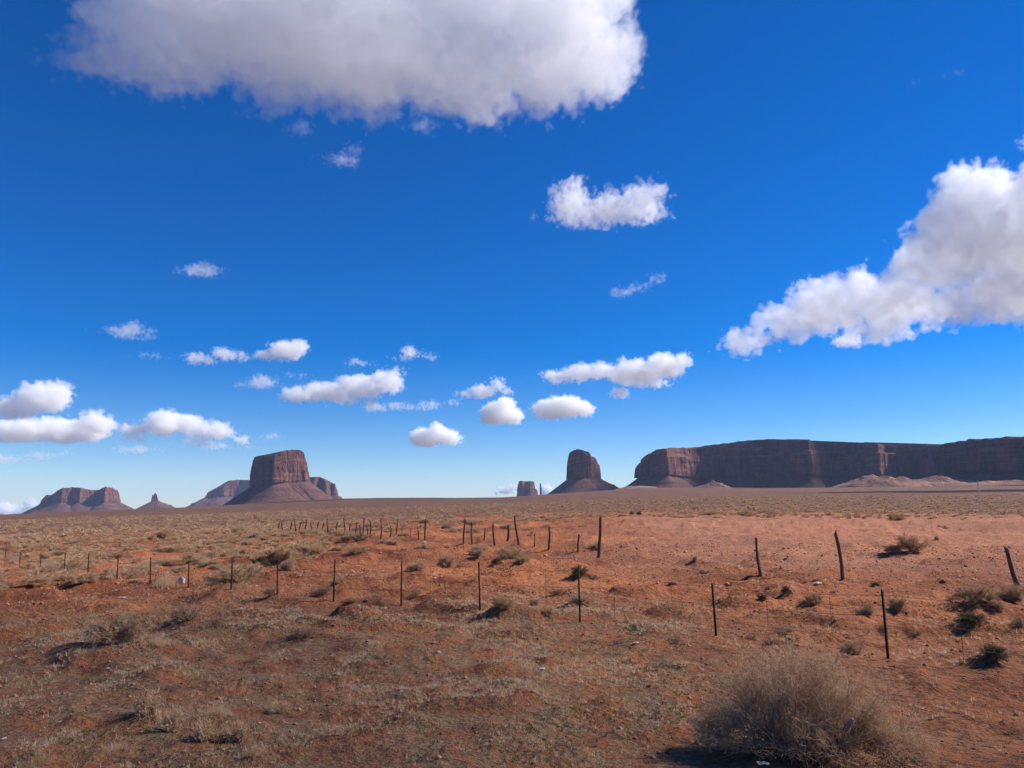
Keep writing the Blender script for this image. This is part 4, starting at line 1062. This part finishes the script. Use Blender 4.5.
def clouds():
    # (D from a common base height of about 1.8 km)
    cloud(3900, [(152, 78, 42, 30), (200, 50, 75, 55), (270, 25, 110, 70), (350, 10, 120, 80), (300, 80, 60, 32), (370, 85, 60, 34), (440, 40, 110, 62), (530, 30, 84, 62), (580, 36, 50, 46), (520, 72, 40, 34), (460, 75, 60, 32), (390, 95, 40, 22), (124, 72, 22, 13), (230, -30, 120, 60), (480, -30, 150, 60)],
          'huge cloud with grey underside crossing the top edge', 1, 0.0045, 1.0, 10, 1.6, 0.8, fine=20)
    cloud(7200, [(770, 312, 38, 20), (802, 300, 36, 20), (830, 296, 30, 20), (850, 288, 48, 28), (872, 268, 24, 22), (900, 290, 46, 32), (925, 262, 36, 34), (958, 245, 46, 46), (962, 208, 38, 30), (950, 192, 22, 20), (1004, 245, 52, 48), (1045, 230, 60, 62), (930, 303, 52, 24), (1000, 290, 60, 36), (1060, 290, 60, 40), (1018, 172, 24, 18), (890, 315, 40, 16), (990, 308, 40, 18)],
          'large heaped white cloud at the right edge', 2, 0.006, 0.85, 12, 1.4, 0.8, fine=15)
    cloud(5200, [(575, 207, 30, 24), (605, 210, 34, 22), (635, 205, 30, 22), (655, 196, 20, 14), (568, 192, 16, 14), (650, 215, 20, 12)],
          'ragged white cloud alone in the upper middle sky', 3, 0.009, 0.9, 4, 1.3, 1.0, fine=14, thin=0.5)
    cloud(4200, [(300, 130, 22, 10), (262, 122, 18, 8), (420, 118, 26, 9)], 'torn shreds hanging under the huge top cloud', 31, 0.003, 1.1, 2.5, 1.5, fine=10, thin=0.6)
    cloud(4300, [(340, 157, 26, 10), (352, 148, 12, 8)], 'faint wisp just below the huge top cloud', 4, 0.004, 1.1, 2.5, 1.3, fine=9, thin=0.6)
    cloud(6000, [(620, 291, 16, 7), (640, 287, 18, 8), (655, 280, 12, 8)], 'thin ragged wisp in open sky right of the middle', 5, 0.005, 1.1, 2.5, 1.2, fine=8, thin=0.6)
    cloud(8500, [(845, 341, 19, 7), (853, 339, 12, 6)], 'tiny bright cloud under the big right cloud', 6, 0.012, 0.8, 4, 1.1, fine=6)
    cloud(5700, [(200, 270, 26, 8), (215, 267, 12, 6), (186, 272, 14, 5)], 'small wisp highest of those over the left buttes', 7, 0.005, 0.9, 3, 1.2, fine=7, thin=0.4)
    cloud(7500, [(125, 333, 26, 8), (132, 328, 14, 9), (145, 331, 14, 6)], 'small faint cloud at left above the flat streak', 8, 0.004, 0.8, 3, 1.2, fine=7, thin=0.3)
    cloud(8800, [(152, 355, 24, 5)], 'barely visible flat streak at left', 9, 0.004, 0.9, 3, 1.2, fine=6, thin=0.5)
    cloud(9300, [(205, 359, 22, 8), (222, 354, 18, 9), (240, 354, 14, 7)], 'small flat white cloud left of the rounder one', 10, 0.007, 0.7, 5, 1.1, fine=7)
    cloud(9500, [(270, 356, 20, 8), (285, 350, 22, 13), (297, 347, 12, 11)], 'small rounded white cloud above the tall square butte', 11, 0.008, 0.65, 5, 1.1, fine=7)
    cloud(13000, [(300, 396, 24, 10), (330, 392, 30, 13), (360, 387, 28, 15), (385, 381, 22, 14), (395, 372, 16, 9), (350, 400, 20, 7), (368, 404, 12, 8)], 'long white cloud right of and above the tall square butte', 12, 0.006, 0.65, 5.5, 1.1, fine=9)
    cloud(10500, [(400, 357, 18, 7), (412, 352, 16, 9), (425, 356, 14, 6)], 'small white cloud capping the long one', 13, 0.006, 0.8, 4, 1.1, fine=7, thin=0.2)
    cloud(10800, [(360, 362, 18, 6)], 'small flat puff touching the top of the long white cloud', 14, 0.006, 0.8, 4, 1.1, fine=6, thin=0.2)
    cloud(11500, [(262, 382, 22, 8), (300, 375, 10, 5)], 'faint grey puff left of the long white cloud', 15, 0.004, 0.9, 3, 1.2, fine=7, thin=0.4)
    cloud(14500, [(398, 406, 16, 6), (430, 406, 18, 5)], 'faint row of shreds below the long white cloud', 16, 0.004, 1.0, 3, 1.2, fine=6, thin=0.4)
    cloud(15500, [(10, 405, 30, 14), (30, 396, 26, 17), (42, 390, 14, 11), (-20, 410, 30, 14)], 'puffy cloud at the left edge above the flat-based one', 17, 0.005, 0.65, 5, 1.1, fine=9)
    cloud(20000, [(20, 430, 34, 13), (50, 428, 28, 15), (72, 426, 20, 14), (-20, 432, 34, 12)], 'flat based white cloud low at the left edge', 18, 0.006, 0.5, 6, 1.1, fine=8)
    cloud(19000, [(115, 427, 24, 12), (106, 420, 12, 10), (140, 430, 26, 11), (168, 424, 24, 16), (185, 424, 18, 14), (208, 430, 22, 12), (235, 437, 20, 6), (200, 440, 26, 7), (140, 438, 20, 8)], 'lumpy white cloud above the purple far left mesa', 19, 0.005, 0.65, 5.5, 1.1, fine=8)
    cloud(27500, [(15, 459, 24, 5), (35, 456, 20, 5), (55, 452, 7, 4)], 'thin low cloud strip above the far left horizon', 20, 0.002, 0.8, 4, 1.1, fine=6)
    cloud(21000, [(425, 437, 20, 12), (445, 436, 20, 11), (438, 429, 14, 9)], 'small white cloud low between the two tall buttes', 21, 0.007, 0.6, 6, 1.0, fine=7)
    cloud(15000, [(498, 413, 22, 15), (505, 407, 16, 12), (512, 416, 14, 12)], 'round puffy cloud beside the oval one', 22, 0.008, 0.55, 6, 1.0, fine=7)
    cloud(13500, [(465, 394, 14, 7), (485, 391, 18, 10), (497, 385, 12, 9), (505, 392, 10, 7)], 'ragged cloud resting on the round puffy one', 23, 0.006, 0.75, 4.5, 1.0, fine=7)
    cloud(15500, [(550, 409, 24, 13), (565, 407, 26, 14), (582, 409, 16, 11)], 'oval white cloud above the notched butte', 24, 0.008, 0.5, 6, 1.0, fine=7)
    cloud(12000, [(560, 375, 22, 9), (580, 372, 26, 11), (605, 372, 26, 11), (635, 374, 34, 17), (662, 369, 26, 16), (680, 364, 12, 11), (620, 393, 16, 9), (650, 382, 26, 9)], 'long white cloud left of the long mesa top', 25, 0.007, 0.6, 6, 1.1, fine=9)
    cloud(30000, [(5, 511, 22, 7), (24, 506, 10, 6)], 'low bright cloud peeping over the horizon at the far left', 26, 0.012, 0.6, 5, 1.0, fine=6)
    cloud(31000, [(506, 491, 12, 6), (514, 487, 8, 5), (545, 490, 10, 7)], 'low bright cloud behind the small blocky butte', 27, 0.010, 0.6, 5, 1.0, fine=6)
    cloud(16500, [(380, 409, 18, 5), (412, 407, 16, 5), (452, 403, 14, 4)], 'broken line of small shreds left of the round puffy cloud', 32, 0.004, 1.0, 3, 1.0, fine=6, thin=0.4)
    cloud(22000, [(215, 446, 34, 4), (150, 450, 26, 4), (262, 436, 14, 4)], 'thin shreds trailing under the lumpy white cloud', 33, 0.0025, 1.0, 3, 1.0, fine=6, thin=0.4)
    cloud(9000, [(255, 386, 26, 5), (283, 374, 20, 4)], 'faint streak between the small clouds over the tall square butte', 34, 0.003, 1.0, 3, 1.0, fine=6, thin=0.5)
    cloud(4700, [(925, 76, 10, 3), (952, 77, 14, 3)], 'tiny wisp high in the upper right sky', 35, 0.0025, 1.0, 3, 1.2, fine=6, thin=0.5)
    cloud(4900, [(533, 217, 3.5, 7)], 'tiny shred left of the ragged upper cloud', 28, 0.004, 0.9, 3, 1.0, fine=5, thin=0.3)
clouds()

def sun_shade(gx, gy, alt):
    """point at height alt whose shadow falls on ground point gx, gy"""
    k = alt / SUND.z
    return (gx + SUND.x * k, gy + SUND.y * k, alt)
# unseen thin cloud beyond the right of the frame, added to shade the foreground
cloud(F, [(c_ * 75.0 + (k_ % 2) * 35, 0, 62, 14, -k_ * 46.0) for k_ in range(7) for c_ in range(-4, 5)], 'unseen thin flat cloud out to the right, added to shade the foreground', 40, 0.034, 0.3, 8, 5.0, 1.0, fine=16, place=sun_shade(0, 2, 800))
# more unseen clouds, added to shade the plain and the mesa foot
for D_, gx_, gy_, alt_, de_, sd_, lab_ in ((5 * F, 2500, 2800, 1900, 0.006, 41, 'unseen wide cloud out to the right, added to shade the foot of the long mesa'),
        (2.2 * F, 620, 1000, 1900, 0.009, 42, 'unseen small flat cloud out to the right, added to shade the middle of the plain'),
        (5.2 * F, -1000, 2150, 3200, 0.003, 43, 'unseen high cloud above the top right corner, added to shade the plain at left')):
    cloud(D_, [(0, 0, 190, 40), (-120, 5, 120, 36), (120, 0, 120, 36)], lab_, sd_, de_, 0.6, 6, 8.0, 0.8, fine=30, place=sun_shade(gx_, gy_, alt_))
